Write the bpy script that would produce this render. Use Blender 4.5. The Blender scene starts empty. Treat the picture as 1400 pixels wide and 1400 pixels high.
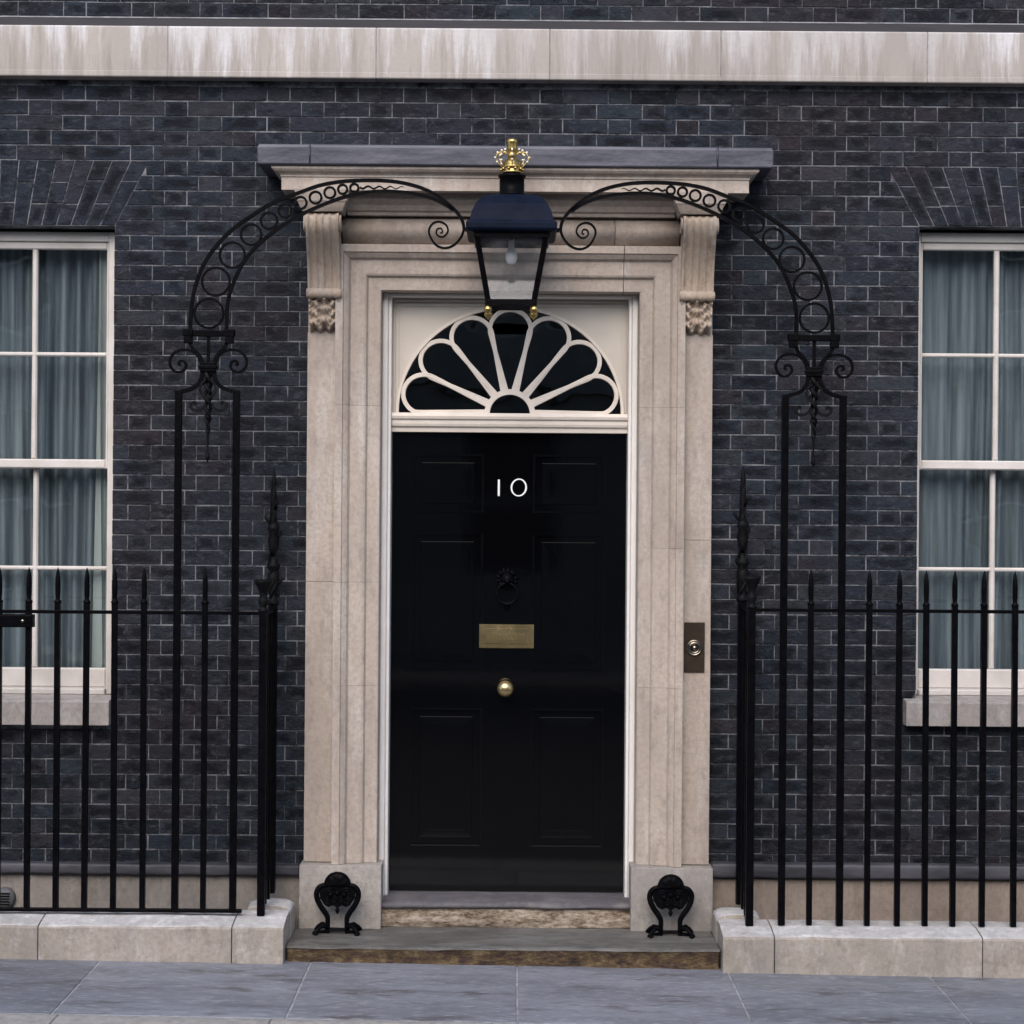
import bpy, bmesh, math, random
from mathutils import Vector, Matrix
random.seed(7)
R = math.radians
scene = bpy.context.scene
COL = scene.collection

# ------------------------------------------------------------------ camera
CAMX, CAMY, CAMZ, ROLL, FPX = 0.015, -9.0, 2.09, 0.0078, 2520.0
cam = bpy.data.cameras.new('camera')
cam.sensor_width = 36; cam.lens = 36 * FPX / 1400; cam.clip_start = .05; cam.clip_end = 300
cam_o = bpy.data.objects.new('camera', cam); COL.objects.link(cam_o)
cam_o.matrix_world = Matrix.Translation((CAMX, CAMY, CAMZ)) @ Matrix.Rotation(-ROLL, 4, 'Y') @ Matrix.Rotation(R(90), 4, 'X')
scene.camera = cam_o

# ------------------------------------------------------------------ sky, sun, exposure
SUN_EL, SUN_AZ = 41.0, 190.0      # azimuth clockwise from +Y
world = bpy.data.worlds.new('World'); scene.world = world; world.use_nodes = True
wn = world.node_tree.nodes; wl = world.node_tree.links
wn.clear()
sky = wn.new('ShaderNodeTexSky'); sky.sky_type = 'NISHITA'; sky.sun_disc = False
sky.sun_elevation = R(SUN_EL); sky.sun_rotation = R(SUN_AZ)
sky.air_density = 1.0; sky.dust_density = 2.0; sky.ozone_density = 1.0
bg = wn.new('ShaderNodeBackground'); bg.inputs['Strength'].default_value = 0.125
wo = wn.new('ShaderNodeOutputWorld')
wl.new(sky.outputs[0], bg.inputs[0]); wl.new(bg.outputs[0], wo.inputs[0])
sun = bpy.data.lights.new('sun', 'SUN'); sun.energy = 1.0; sun.angle = R(50); sun.color = (1, .935, .87)
sun_o = bpy.data.objects.new('sun', sun); COL.objects.link(sun_o)
az, el = R(SUN_AZ), R(SUN_EL)
d = Vector((math.sin(az) * math.cos(el), math.cos(az) * math.cos(el), math.sin(el)))
sun_o.rotation_euler = d.to_track_quat('Z', 'Y').to_euler()
sun_o.location = d * 20
vs = scene.view_settings
scene.display_settings.display_device = 'sRGB'
vs.view_transform = 'Standard'; vs.look = 'None'; vs.gamma = 1; vs.exposure = 1.12
vs.use_curve_mapping = False


def at(px, py, Y):
    """survey: where a sight line of the photograph meets the vertical plane at depth Y -> (X, Z)"""
    u = px - 700 + ROLL * (py - 700); v = py - 700 - ROLL * (px - 700)
    s = FPX / (Y - CAMY)
    return (u / s + CAMX, CAMZ - v / s)


def ground(x):                       # the street falls gently to the right
    return .002 - .0115 * x

# ------------------------------------------------------------------ materials
class NT:
    def __init__(s, name):
        s.m = bpy.data.materials.new(name); s.m.use_nodes = True
        s.n = s.m.node_tree.nodes; s.l = s.m.node_tree.links
        s.b = s.n['Principled BSDF']
        g = s.n.new('ShaderNodeNewGeometry'); s.pos = g.outputs['Position']; s.geo = g
    def node(s, t, **k):
        n = s.n.new(t)
        for a, v in k.items(): setattr(n, a, v)
        return n
    def link(s, a, b): s.l.new(a, b)
    def mapped(s, scale, loc=(0, 0, 0)):
        mp = s.node('ShaderNodeMapping'); s.link(s.pos, mp.inputs[0])
        mp.inputs['Scale'].default_value = scale; mp.inputs['Location'].default_value = loc
        return mp.outputs[0]
    def noise(s, scale, stretch=(1, 1, 1), detail=5, rough=.6, loc=(0, 0, 0)):
        n = s.node('ShaderNodeTexNoise'); n.inputs['Scale'].default_value = scale
        n.inputs['Detail'].default_value = detail; n.inputs['Roughness'].default_value = rough
        s.link(s.mapped(stretch, loc), n.inputs['Vector'])
        return n.outputs['Fac']
    def ramp(s, fac, stops):
        r = s.node('ShaderNodeValToRGB'); e = r.color_ramp.elements
        while len(e) < len(stops): e.new(.5)
        for i, (p, c) in enumerate(stops):
            e[i].position = p
            if not isinstance(c, tuple): c = (c, c, c)
            e[i].color = (*c[:3], 1)
        s.link(fac, r.inputs[0]); return r.outputs[0]
    def mix(s, fac, a, b, mode='MIX'):
        m = s.node('ShaderNodeMix', data_type='RGBA', blend_type=mode)
        for v, i in ((fac, 0), (a, 6), (b, 7)):
            if isinstance(v, (int, float)): m.inputs[i].default_value = v
            elif isinstance(v, tuple): m.inputs[i].default_value = (*v, 1)
            else: s.link(v, m.inputs[i])
        return m.outputs[2]
    def math(s, op, a, b=0.0):
        m = s.node('ShaderNodeMath', operation=op)
        for v, i in ((a, 0), (b, 1)):
            if isinstance(v, (int, float)): m.inputs[i].default_value = v
            else: s.link(v, m.inputs[i])
        return m.outputs[0]
    def rand(s):
        oi = s.node('ShaderNodeObjectInfo')
        return s.math('FRACT', s.math('ADD', oi.outputs['Random'], s.geo.outputs['Random Per Island']))
    def col(s, c):
        if isinstance(c, tuple): s.b.inputs['Base Color'].default_value = (*c, 1)
        else: s.link(c, s.b.inputs['Base Color'])
    def rough(s, r):
        if isinstance(r, (int, float)): s.b.inputs['Roughness'].default_value = r
        else: s.link(r, s.b.inputs['Roughness'])
    def bump(s, h, strength=.4, dist=.004):
        b = s.node('ShaderNodeBump'); b.inputs['Strength'].default_value = strength
        b.inputs['Distance'].default_value = dist
        s.link(h, b.inputs['Height']); s.link(b.outputs[0], s.b.inputs['Normal'])


def stone_mat(name, base, dark, light, streak=(3, 3, .5), bump=.5, rough=.8, grime=(.1, .085, .07), grime_amt=.35, var=.16):
    t = NT(name)
    big = t.noise(1.6, (1, 1, .8), 4)
    st = t.noise(4.0, streak, 6, .65)
    c = t.mix(t.ramp(big, [(.35, 0.), (.68, 1.)]), base, dark)
    c = t.mix(t.ramp(st, [(.5, 0.), (.72, 1.)]), c, light)
    fine = t.noise(45, (1, 1, 1), 4, .7)
    c = t.mix(t.math('MULTIPLY', t.ramp(fine, [(.42, 0.), (.66, 1.)]), .55), c, tuple(v * .8 for v in dark))
    pits = t.noise(14, (1, 1, .55), 5, .75, (3, 1, 2))
    c = t.mix(t.math('MULTIPLY', t.ramp(pits, [(.52, 0.), (.68, 1.)]), grime_amt), c, grime)
    soot = t.math('MULTIPLY', t.ramp(t.noise(2.3, (2.2, 2.2, .55), 7, .72, (11, 4, 2)), [(.5, 0.), (.7, 1.)]), grime_amt * 1.1)
    c = t.mix(soot, c, (.20, .19, .185))
    r = t.rand()
    c = t.mix(1.0, c, t.ramp(r, [(0, 1 - var), (1, 1.0)]), 'MULTIPLY')
    t.col(c); t.rough(rough)
    h = t.math('ADD', t.noise(90, (1, 1, 1), 5, .7), t.math('MULTIPLY', t.noise(12, (1, 1, 1), 4), 1.5))
    t.bump(h, bump, .004)
    return t.m

M = {}
M['surround'] = stone_mat('portland_stone', (.468, .391, .332), (.366, .305, .262), (.53, .485, .443), (2.5, 2.5, .35), .45, .75, (.15, .125, .105), .34, .13)
M['console'] = stone_mat('carved_stone', (.46, .37, .29), (.35, .275, .215), (.50, .44, .38), (3, 3, .6), .5, .8, (.11, .07, .045), .6, .04)
M['copingtop'] = stone_mat('lit_worn_coping_top', (.55, .535, .53), (.41, .395, .385), (.66, .66, .67), (3, 3, 1.4), .7, .8, (.22, .21, .18), .4, .08)  # paler than the kerb face: part wear, part light from above put into the colour
M['render2'] = stone_mat('brown_basement_stone', (.36, .285, .23), (.27, .22, .185), (.42, .35, .30), (4, 4, .7), .5, .85, (.12, .09, .07), .4, .2)
M['plinth'] = stone_mat('plinth_stone', (.37, .335, .305), (.25, .23, .215), (.43, .41, .38), (3, 3, 1), .6, .8, (.12, .11, .10), .4, .08)
M['coping'] = stone_mat('kerb_wall_stone', (.405, .345, .30), (.28, .25, .215), (.48, .44, .41), (3, 3, 1.4), .7, .8, (.15, .135, .10), .5, .12)
M['sill'] = stone_mat('sill_stone', (.43, .38, .35), (.33, .30, .28), (.50, .47, .45), (3, 3, 1), .5, .8, (.13, .12, .10), .45, .08)
M['render'] = stone_mat('basement_plinth_stone', (.36, .32, .28), (.28, .25, .23), (.42, .39, .36), (4, 4, .7), .5, .85, (.12, .10, .08), .4, .25)
M['opposite'] = stone_mat('opposite_stone', (.36, .34, .31), (.26, .25, .24), (.42, .40, .38), (1, 1, .3), .3, .85)
M['threshold'] = stone_mat('threshold_stone', (.115, .11, .125), (.075, .068, .078), (.18, .165, .165), (.8, 3, 6), .8, .7, (.07, .05, .035), .5)


def band_mat():
    t = NT('band_stone')
    base = t.mix(t.ramp(t.noise(1.2, (1, 1, .5), 4), [(.35, 0.), (.65, 1.)]), (.43, .385, .35), (.34, .305, .28))
    sp_ = t.node('ShaderNodeSeparateXYZ'); t.link(t.pos, sp_.inputs[0])
    hz = t.math('DIVIDE', t.math('SUBTRACT', sp_.outputs[2], 4.183), .248)      # 0 foot .. 1 top of the band
    st = t.math('ADD', t.noise(5, (1.6, 1, .14), 7, .72), t.math('MULTIPLY', t.math('SUBTRACT', hz, .55), .13))
    base = t.mix(t.math('MULTIPLY', t.ramp(st, [(.49, 0.), (.62, 1.)]), t.ramp(t.noise(.9, (1, 1, 1), 3, .5, (3, 3, 3)), [(.4, .35), (.6, 1.)])), base, (.62, .60, .61))
    st2 = t.math('ADD', t.noise(11, (1.8, 1, .16), 6, .7, (5, 0, 2)), t.math('MULTIPLY', t.math('SUBTRACT', .5, hz), .10))
    base = t.mix(t.math('MULTIPLY', t.ramp(st2, [(.5, 0.), (.66, 1.)]), .5), base, (.22, .185, .155))
    f = t.noise(60, (1, 1, 1), 4)
    base = t.mix(t.math('MULTIPLY', t.ramp(f, [(.5, 0.), (.8, 1.)]), .35), base, (.3, .27, .25))
    base = t.mix(1.0, base, t.ramp(t.rand(), [(0, .88), (1, 1.)]), 'MULTIPLY')
    t.col(base); t.rough(.8); t.bump(t.noise(70, (1, 1, .5), 5), .5, .003)
    return t.m
M['band'] = band_mat()


def riser_mat():
    t = NT('worn_riser_stone')
    c = t.ramp(t.noise(15, (.8, 1, 1.6), 8, .8), [(.38, (.018, .013, .010)), (.46, (.065, .036, .024)), (.53, (.10, .066, .028)), (.64, (.22, .155, .09))])
    t.col(c); t.rough(.85); t.bump(t.noise(30, (1, 1, 2), 6, .75), 1, .012)
    return t.m
M['riser'] = riser_mat()


def threshold_face():
    t = NT('threshold_riser_stone')
    c = t.ramp(t.noise(17, (.7, 1, 2), 8, .8), [(.38, (.05, .036, .024)), (.47, (.22, .165, .115)), (.6, (.42, .36, .30))])
    t.col(c); t.rough(.85); t.bump(t.noise(30, (1, 1, 2), 6, .75), 1, .012)
    return t.m
M['threshold_face'] = threshold_face()


def step_mat():
    t = NT('step_top_stone')
    c = t.ramp(t.noise(6, (.6, 1.5, 1), 8, .78), [(.3, (.04, .038, .034)), (.45, (.085, .08, .073)), (.62, (.155, .15, .142))])
    t.col(c); t.rough(.65); t.bump(t.noise(30, (1, 1.5, 1), 6, .7), .8, .006)
    return t.m
M['step'] = step_mat()


def flag_mat():
    t = NT('flagstone')
    c = t.mix(t.ramp(t.noise(1.7, (.7, 2.4, 1), 5, .6), [(.35, 0.), (.65, 1.)]), (.225, .235, .27), (.145, .15, .175))
    c = t.mix(t.ramp(t.noise(4, (.6, 1.8, 1), 6, .65, (2, 5, 0)), [(.56, 0.), (.66, .75)]), c, (.072, .060, .062))
    c = t.mix(t.ramp(t.noise(11, (.5, 1.3, 1), 7, .75, (8, 1, 0)), [(.5, 0.), (.66, .6)]), c, (.115, .118, .125))
    c = t.mix(t.ramp(t.noise(30, (.6, 1.6, 1), 4), [(.52, 0.), (.68, .6)]), c, (.33, .335, .36))
    c = t.mix(t.ramp(t.noise(140, (1, 1, 1), 3, .8), [(.55, 0.), (.7, .5)]), c, (.07, .07, .075))
    c = t.mix(1.0, c, t.ramp(t.rand(), [(0, (.74, .75, .78)), (.5, (.92, .95, .93)), (1, (1.05, 1.04, 1.05))]), 'MULTIPLY')
    t.col(c); t.rough(t.ramp(t.noise(6, (.5, 2, 1), 4), [(.3, .42), (.7, .7)]))
    t.bump(t.math('ADD', t.noise(5, (.6, 2.2, 1), 8, .72), t.math('MULTIPLY', t.noise(60), .2)), .9, .008)
    return t.m
M['flag'] = flag_mat()


def simple(name, c1, c2=None, scale=10, rough=.5, metallic=0., bump=0., stretch=(1, 1, 1), bscale=60, coat=0., dist=.003, rr=None, spec=.5):
    t = NT(name)
    if c2 is None: t.col(c1)
    else: t.col(t.mix(t.ramp(t.noise(scale, stretch, 5), [(.35, 0.), (.68, 1.)]), c1, c2))
    t.rough(rough if rr is None else t.ramp(t.noise(scale * 1.7, stretch, 5, .7), [(.35, rr[0]), (.7, rr[1])]))
    t.b.inputs['Metallic'].default_value = metallic
    t.b.inputs['Coat Weight'].default_value = coat; t.b.inputs['Specular IOR Level'].default_value = spec
    t.b.inputs['Coat Roughness'].default_value = .04
    if bump: t.bump(t.noise(bscale, (1, 1, 1), 5), bump, dist)
    return t.m

M['lead'] = simple('lead_sheet', (.018, .021, .038), (.098, .098, .125), 7, .5, .0, .6, (.35, 1, 3.5), 18, dist=.006)
M['flashing'] = simple('flashing_lead', (.007, .0065, .009), (.018, .016, .019), 8, .7, 0, .5, (.5, 1, 3), 20)
M['ledge'] = simple('slate_ledge', (.022, .023, .030), (.085, .082, .098), 7, .6, 0, .7, (.4, 1, 2), 30)
M['iron'] = simple('black_painted_iron', (.002, .002, .003), (.004, .004, .005), 25, .35, 0, .5, bscale=120, rr=(.25, .4), spec=.035)
M['iron_matt'] = simple('weathered_black_iron', (.0025, .0025, .0035), (.007, .007, .008), 40, .5, 0, .6, bscale=150, spec=.09)
M['roofblue'] = simple('lantern_black_paint', (.003, .0055, .014), (.006, .010, .024), 12, .55, 0, .2, spec=.06)
M['door'] = simple('black_gloss_paint', (.0012, .0012, .0017), (.0016, .0016, .0022), 4, .06, 0, .035, bscale=4, dist=.012, spec=.36)
M['white'] = simple('white_gloss_paint', (.74, .715, .69), (.68, .65, .62), 6, .35, 0, .15, bscale=30)
M['sash'] = simple('sash_paint', (.62, .58, .55), (.50, .46, .42), 5, .45, 0, .2, bscale=40)
M['cream'] = simple('cream_panel_paint', (.54, .49, .43), (.48, .435, .385), 3, .5, 0, .15, bscale=25)
M['fanbar'] = simple('fanlight_paint', (.66, .59, .52), (.56, .50, .44), 8, .5, 0, .1, bscale=50)
M['brass'] = simple('polished_brass', (.62, .48, .24), (.46, .35, .17), 8, .3, .9, .06, bscale=30, rr=(.16, .30))
M['gold'] = simple('gilding', (.62, .46, .17), (.36, .24, .08), 50, .3, 1., .4, bscale=90)
M['pearl'] = simple('pale_gilt_beads', (.85, .80, .62), None, 1, .3)
M['bronze'] = simple('dark_bronze', (.030, .020, .013), (.05, .035, .022), 14, .35, .3, .2)
M['chrome'] = simple('bell_metal', (.30, .26, .22), (.18, .155, .13), 30, .25, 1.)
M['bulb'] = simple('frosted_mantle', (.6, .62, .62), None, 1, .3)
M['dark'] = simple('dark_room', (.012, .012, .014), (.02, .02, .02), 2, .9)
M['pit'] = simple('area_floor', (.07, .065, .06), (.11, .10, .09), 4, .9)
M['asphalt'] = simple('asphalt', (.045, .045, .048), (.065, .063, .062), 60, .85, 0, .8, bscale=200)
M['kerbstone'] = simple('granite_kerb', (.36, .34, .31), (.24, .235, .23), 22, .7, 0, .8, bscale=120)
M['joint'] = simple('pale_joint_mortar', (.36, .36, .38), (.17, .17, .185), 14, .9, 0, .5)
M['enamel'] = simple('white_numeral', (.80, .80, .78), None, 1, .3)
M['engraved'] = simple('engraved_lettering', (.20, .15, .075), None, 1, .5, .8)
M['vent'] = simple('grey_vent', (.12, .12, .125), (.08, .08, .08), 20, .7)


def brick_mat():
    t = NT('sooty_brick')
    r = t.rand()
    c = t.ramp(r, [(0, (.007, .009, .012)), (.15, (.019, .025, .033)), (.32, (.024, .021, .027)), (.45, (.009, .011, .015)), (.6, (.028, .037, .047)), (.75, (.031, .027, .034)), (.88, (.020, .026, .038)), (1, (.011, .014, .020))])
    zone = t.noise(1.15, (1, 1, .8), 4, .55, (4, 2, 7))
    c = t.mix(t.ramp(zone, [(.45, 0.), (.58, .6)]), c, (.026, .0205, .026))
    zone2 = t.noise(1.3, (1, 1, 1), 4, .55, (9, 2, 1))
    c = t.mix(t.ramp(zone2, [(.48, 0.), (.6, .55)]), c, (.023, .030, .042))
    blot = t.noise(9, (1, 1, 2.1), 6, .7, (0, 3, 0))
    c = t.mix(t.ramp(blot, [(.52, 0.), (.62, .7)]), c, (.005, .0055, .008))
    blot2 = t.noise(19, (1, 1, 1.9), 6, .72, (1, 3, 5))
    c = t.mix(t.ramp(blot2, [(.52, 0.), (.68, .75)]), c, (.068, .073, .083))
    uvn = t.node('ShaderNodeUVMap', uv_map='face'); sx = t.node('ShaderNodeSeparateXYZ'); t.link(uvn.outputs[0], sx.inputs[0])
    wob = t.math('MULTIPLY', t.math('SUBTRACT', t.noise(22, (1, 1, 1.6), 5, .7, (6, 1, 9)), .5), 1.5)
    dd = t.math('ADD', t.math('MAXIMUM', t.math('ABSOLUTE', sx.outputs[0]), t.math('ABSOLUTE', sx.outputs[1])), wob)
    core = t.ramp(dd, [(.42, 1.), (.8, 0.)])
    r2 = t.math('FRACT', t.math('MULTIPLY', r, 7.31))
    core = t.math('MULTIPLY', core, t.ramp(r2, [(.3, 0.), (.65, .72)]))
    c = t.mix(core, c, (.0045, .005, .0075))
    pale = t.math('MULTIPLY', t.ramp(t.math('FRACT', t.math('MULTIPLY', r, 13.7)), [(.84, 0.), (.9, .4)]), t.ramp(t.noise(30, (1, 1, 1.4), 4), [(.4, .4), (.6, 1.)]))
    c = t.mix(pale, c, (.050, .052, .060))
    t.b.inputs['Specular IOR Level'].default_value = .12
    t.col(c); t.rough(t.ramp(blot2, [(.3, .6), (.7, .85)]))
    t.bump(t.math('ADD', t.noise(24, (1, 1, 1.5), 6, .72), t.math('MULTIPLY', t.noise(110), .5)), 1.0, .011)
    return t.m
M['brick'] = brick_mat()


def mortar_mat():
    t = NT('tuck_pointing')
    n = t.noise(7, (1, 1, 1), 7, .75, (2, 2, 2))
    t.col(t.ramp(n, [(.39, (.010, .011, .014)), (.46, (.065, .067, .075)), (.58, (.18, .185, .20))]))
    t.rough(.9); t.bump(t.noise(120), .5, .002)
    return t.m
M['mortar'] = mortar_mat()


def glass_mat(name, tint=(.86, .92, .92), wob=.12, gain=1.0, dirt=0.0):
    m = bpy.data.materials.new(name); m.use_nodes = True
    n = m.node_tree.nodes; l = m.node_tree.links; n.clear()
    out = n.new('ShaderNodeOutputMaterial'); mix = n.new('ShaderNodeMixShader')
    tr = n.new('ShaderNodeBsdfTransparent'); tr.inputs[0].default_value = (*tint, 1)
    gl = n.new('ShaderNodeBsdfGlossy'); gl.inputs['Roughness'].default_value = .02
    lw = n.new('ShaderNodeLayerWeight'); lw.inputs['Blend'].default_value = .5
    pw = n.new('ShaderNodeMath'); pw.operation = 'POWER'; pw.inputs[1].default_value = 5
    mu = n.new('ShaderNodeMath'); mu.operation = 'MULTIPLY_ADD'; mu.inputs[1].default_value = .85; mu.inputs[2].default_value = .085 * gain
    l.new(lw.outputs['Facing'], pw.inputs[0])
    g = n.new('ShaderNodeNewGeometry'); no = n.new('ShaderNodeTexNoise'); no.inputs['Scale'].default_value = 2.2
    l.new(g.outputs['Position'], no.inputs['Vector'])
    bu = n.new('ShaderNodeBump'); bu.inputs['Strength'].default_value = wob; bu.inputs['Distance'].default_value = .02
    l.new(no.outputs['Fac'], bu.inputs['Height']); l.new(bu.outputs[0], gl.inputs['Normal'])
    l.new(pw.outputs[0], mu.inputs[0]); l.new(mu.outputs[0], mix.inputs[0])
    last = tr.outputs[0]
    if dirt:
        di = n.new('ShaderNodeBsdfDiffuse'); di.inputs[0].default_value = (.7, .7, .7, 1)
        m2 = n.new('ShaderNodeMixShader'); r = n.new('ShaderNodeValToRGB')
        no2 = n.new('ShaderNodeTexNoise'); no2.inputs['Scale'].default_value = 14; l.new(g.outputs['Position'], no2.inputs['Vector'])
        r.color_ramp.elements[0].position = .35; r.color_ramp.elements[0].color = (dirt * .4,) * 3 + (1,)
        r.color_ramp.elements[1].position = .75; r.color_ramp.elements[1].color = (dirt * 1.8,) * 3 + (1,)
        l.new(no2.outputs['Fac'], r.inputs[0]); l.new(r.outputs[0], m2.inputs[0])
        l.new(tr.outputs[0], m2.inputs[1]); l.new(di.outputs[0], m2.inputs[2]); last = m2.outputs[0]
    l.new(last, mix.inputs[1]); l.new(gl.outputs[0], mix.inputs[2]); l.new(mix.outputs[0], out.inputs[0])
    return m
M['pane'] = glass_mat('window_glass', (.86, .91, .91), .14, 1.35)
M['fanglass'] = glass_mat('fanlight_glass', (.5, .55, .6), .25)
M['lampglass'] = glass_mat('lantern_glass', (.995, .995, 1), .06, .4, .04)


def curtain_mat():
    t = NT('sheer_curtain')
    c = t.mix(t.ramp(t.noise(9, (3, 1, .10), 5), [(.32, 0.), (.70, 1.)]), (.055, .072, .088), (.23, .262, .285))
    t.col(c); t.rough(.9)
    t.b.inputs['Subsurface Weight'].default_value = 0
    return t.m
M['curtain'] = curtain_mat()
M['blind'] = simple('pale_curtain', (.36, .38, .36), (.26, .28, .28), 6, .9, stretch=(3, 3, .2))

# ------------------------------------------------------------------ object helpers
def origin_of(o):
    v = Vector((0, 0, 0))
    while o is not None: v += o.location; o = o.parent
    return v


def tag(o, label=None, cat=None, group=None, kind=None):
    if label: o['label'] = label
    if cat: o['category'] = cat
    if group: o['group'] = group
    if kind: o['kind'] = kind
    return o


def empty(name, loc, label, cat, group=None):
    o = bpy.data.objects.new(name, None); COL.objects.link(o); o.location = loc
    o.empty_display_size = .1
    return tag(o, label, cat, group)


def put(name, mesh, parent=None, loc=(0, 0, 0)):
    o = bpy.data.objects.new(name, mesh); COL.objects.link(o)
    if parent is not None: o.parent = parent
    o.location = loc
    return o


def copy_tree(o, parent=None):
    c = o.copy(); COL.objects.link(c)
    c.parent = parent if parent is not None else o.parent
    for ch in list(o.children): copy_tree(ch, c)
    return c


class MB:
    """collects faces in world metres, links them as one mesh object"""
    def __init__(s): s.v = []; s.f = []; s.sm = []; s.mi = []; s.uv = {}
    def add(s, vs, fs, smooth=False, mi=0):
        b = len(s.v); s.v += [tuple(v) for v in vs]
        for f in fs: s.f.append(tuple(i + b for i in f)); s.sm.append(smooth); s.mi.append(mi)
        return s
    def box(s, x0, x1, y0, y1, z0, z1, mi=0):
        vs = [(x, y, z) for z in (z0, z1) for y in (y0, y1) for x in (x0, x1)]
        return s.add(vs, [(0, 2, 3, 1), (4, 5, 7, 6), (0, 1, 5, 4), (2, 6, 7, 3), (0, 4, 6, 2), (1, 3, 7, 5)], False, mi)
    def cbox(s, x0, x1, y0, y1, z0, z1, c=.004, mi=0):
        """box whose front (-Y) face is chamfered"""
        o = [(x0, z0), (x1, z0), (x1, z1), (x0, z1)]
        i = [(x0 + c, z0 + c), (x1 - c, z0 + c), (x1 - c, z1 - c), (x0 + c, z1 - c)]
        vs = [(x, y1, z) for x, z in o] + [(x, y0 + c, z) for x, z in o] + [(x, y0, z) for x, z in i]
        fs = [(3, 2, 1, 0), (8, 9, 10, 11)]
        for k in range(4):
            j = (k + 1) % 4
            fs += [(k, j, 4 + j, 4 + k), (4 + k, 4 + j, 8 + j, 8 + k)]
        return s.add(vs, fs, False, mi)
    def quadbrick(s, q, y0, y1, c=.004, jit=0.):
        """q: four (x,z) corners ccw from lower-left; front at y0, chamfered"""
        cx = sum(p[0] for p in q) / 4; cz = sum(p[1] for p in q) / 4
        yy = [y0 + random.uniform(-jit, jit) for _ in range(4)]
        ins = []
        for x, z in q:
            dx, dz = cx - x, cz - z
            ins.append((x + math.copysign(min(c, abs(dx) * .6), dx), z + math.copysign(min(c, abs(dz) * .6), dz)))
        vs = [(x, y1, z) for x, z in q] + [(x, y0 + c * .8, z) for x, z in q] + [(ins[k][0], yy[k], ins[k][1]) for k in range(4)]
        fs = [(8, 9, 10, 11)]
        s.uv[len(s.f)] = [(x - cx, z - cz) for x, z in q] + [(abs(q[1][0] - q[0][0]), abs(q[2][1] - q[1][1]))]
        for k in range(4):
            j = (k + 1) % 4
            fs += [(k, j, 4 + j, 4 + k), (4 + k, 4 + j, 8 + j, 8 + k)]
        return s.add(vs, fs)
    def prism(s, poly, y0, y1, mi=0):
        """polygon of (x,z), extruded in y"""
        n = len(poly)
        vs = [(x, y0, z) for x, z in poly] + [(x, y1, z) for x, z in poly]
        fs = [tuple(range(n)), tuple(range(2 * n - 1, n - 1, -1))]
        fs += [(k, n + k, n + (k + 1) % n, (k + 1) % n) for k in range(n)]
        return s.add(vs, fs, False, mi)
    def profile_x(s, prof, x0, x1, x0f=None, x1f=None):
        """profile of (y,z) run from x0 to x1; optional functions give mitred ends by y"""
        n = len(prof)
        a = [((x0f(y) if x0f else x0), y, z) for y, z in prof]; b = [((x1f(y) if x1f else x1), y, z) for y, z in prof]
        fs = [(k, (k + 1) % n, n + (k + 1) % n, n + k) for k in range(n)]
        fs += [tuple(range(n - 1, -1, -1)), tuple(range(n, 2 * n))]
        return s.add(a + b, fs)
    def sweep(s, prof, path, miter):
        """prof: list of (off, y): off = outward offset from a path of (x,z); miter: per-point direction"""
        n = len(prof); vs = []
        for (x, z), (mx, mz) in zip(path, miter):
            vs += [(x + mx * o, y, z + mz * o) for o, y in prof]
        fs = []
        for i in range(len(path) - 1):
            for k in range(n - 1):
                a = i * n + k; fs.append((a, a + 1, a + n + 1, a + n))
        return s.add(vs, fs)
    def bar(s, pts, w, y0, y1, closed=False, taper=None, smooth=False):
        """flat bar following 2-D points (x,z), width w, from depth y0 to y1"""
        n = len(pts); L = []; Rr = []
        for i, (x, z) in enumerate(pts):
            a = pts[i - 1] if (i > 0 or closed) else pts[i]; b = pts[(i + 1) % n] if (i < n - 1 or closed) else pts[i]
            t = Vector((b[0] - a[0], b[1] - a[1]))
            if t.length < 1e-9: t = Vector((1, 0))
            t.normalize(); nn = Vector((-t.y, t.x))
            k = 1.0
            if 0 < i < n - 1 or closed:
                t1 = Vector((x - a[0], z - a[1]))
                if t1.length > 1e-9: k = 1 / max(.5, abs(nn.dot(Vector((-t1.y, t1.x)).normalized())))
            ww = w * k / 2 * (taper[i] if taper else 1)
            L.append((x + nn.x * ww, z + nn.y * ww)); Rr.append((x - nn.x * ww, z - nn.y * ww))
        vs = []
        for l, r in zip(L, Rr): vs += [(l[0], y0, l[1]), (r[0], y0, r[1]), (r[0], y1, r[1]), (l[0], y1, l[1])]
        fs = []
        for i in range(n if closed else n - 1):
            a = 4 * i; b = 4 * ((i + 1) % n)
            for k in range(4):
                j = (k + 1) % 4; fs.append((a + k, b + k, b + j, a + j))
        if not closed: fs += [(3, 2, 1, 0), tuple(4 * (n - 1) + k for k in range(4))]
        return s.add(vs, fs, smooth)
    def tube(s, pts, r, n=8, radii=None, closed=False):
        pts = [Vector(p) for p in pts]; m = len(pts); vs = []
        up = Vector((0, 1, .01)).normalized(); prev = None
        for i, p in enumerate(pts):
            a = pts[i - 1] if (i > 0 or closed) else pts[i]; b = pts[(i + 1) % m] if (i < m - 1 or closed) else pts[i]
            t = (b - a).normalized()
            if prev is None:
                u = t.cross(up)
                if u.length < .05: u = t.cross(Vector((1, 0, 0)))
                u.normalize()
            else:
                u = (prev - t * prev.dot(t)).normalized()
            prev = u; w = t.cross(u); rr = radii[i] if radii else r
            for k in range(n):
                an = 2 * math.pi * k / n; vs.append(p + (u * math.cos(an) + w * math.sin(an)) * rr)
        fs = []
        for i in range(m if closed else m - 1):
            a = i * n; b = ((i + 1) % m) * n
            for k in range(n): fs.append((a + k, a + (k + 1) % n, b + (k + 1) % n, b + k))
        if not closed: fs += [tuple(range(n - 1, -1, -1)), tuple((m - 1) * n + k for k in range(n))]
        return s.add(vs, fs, True)
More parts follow.
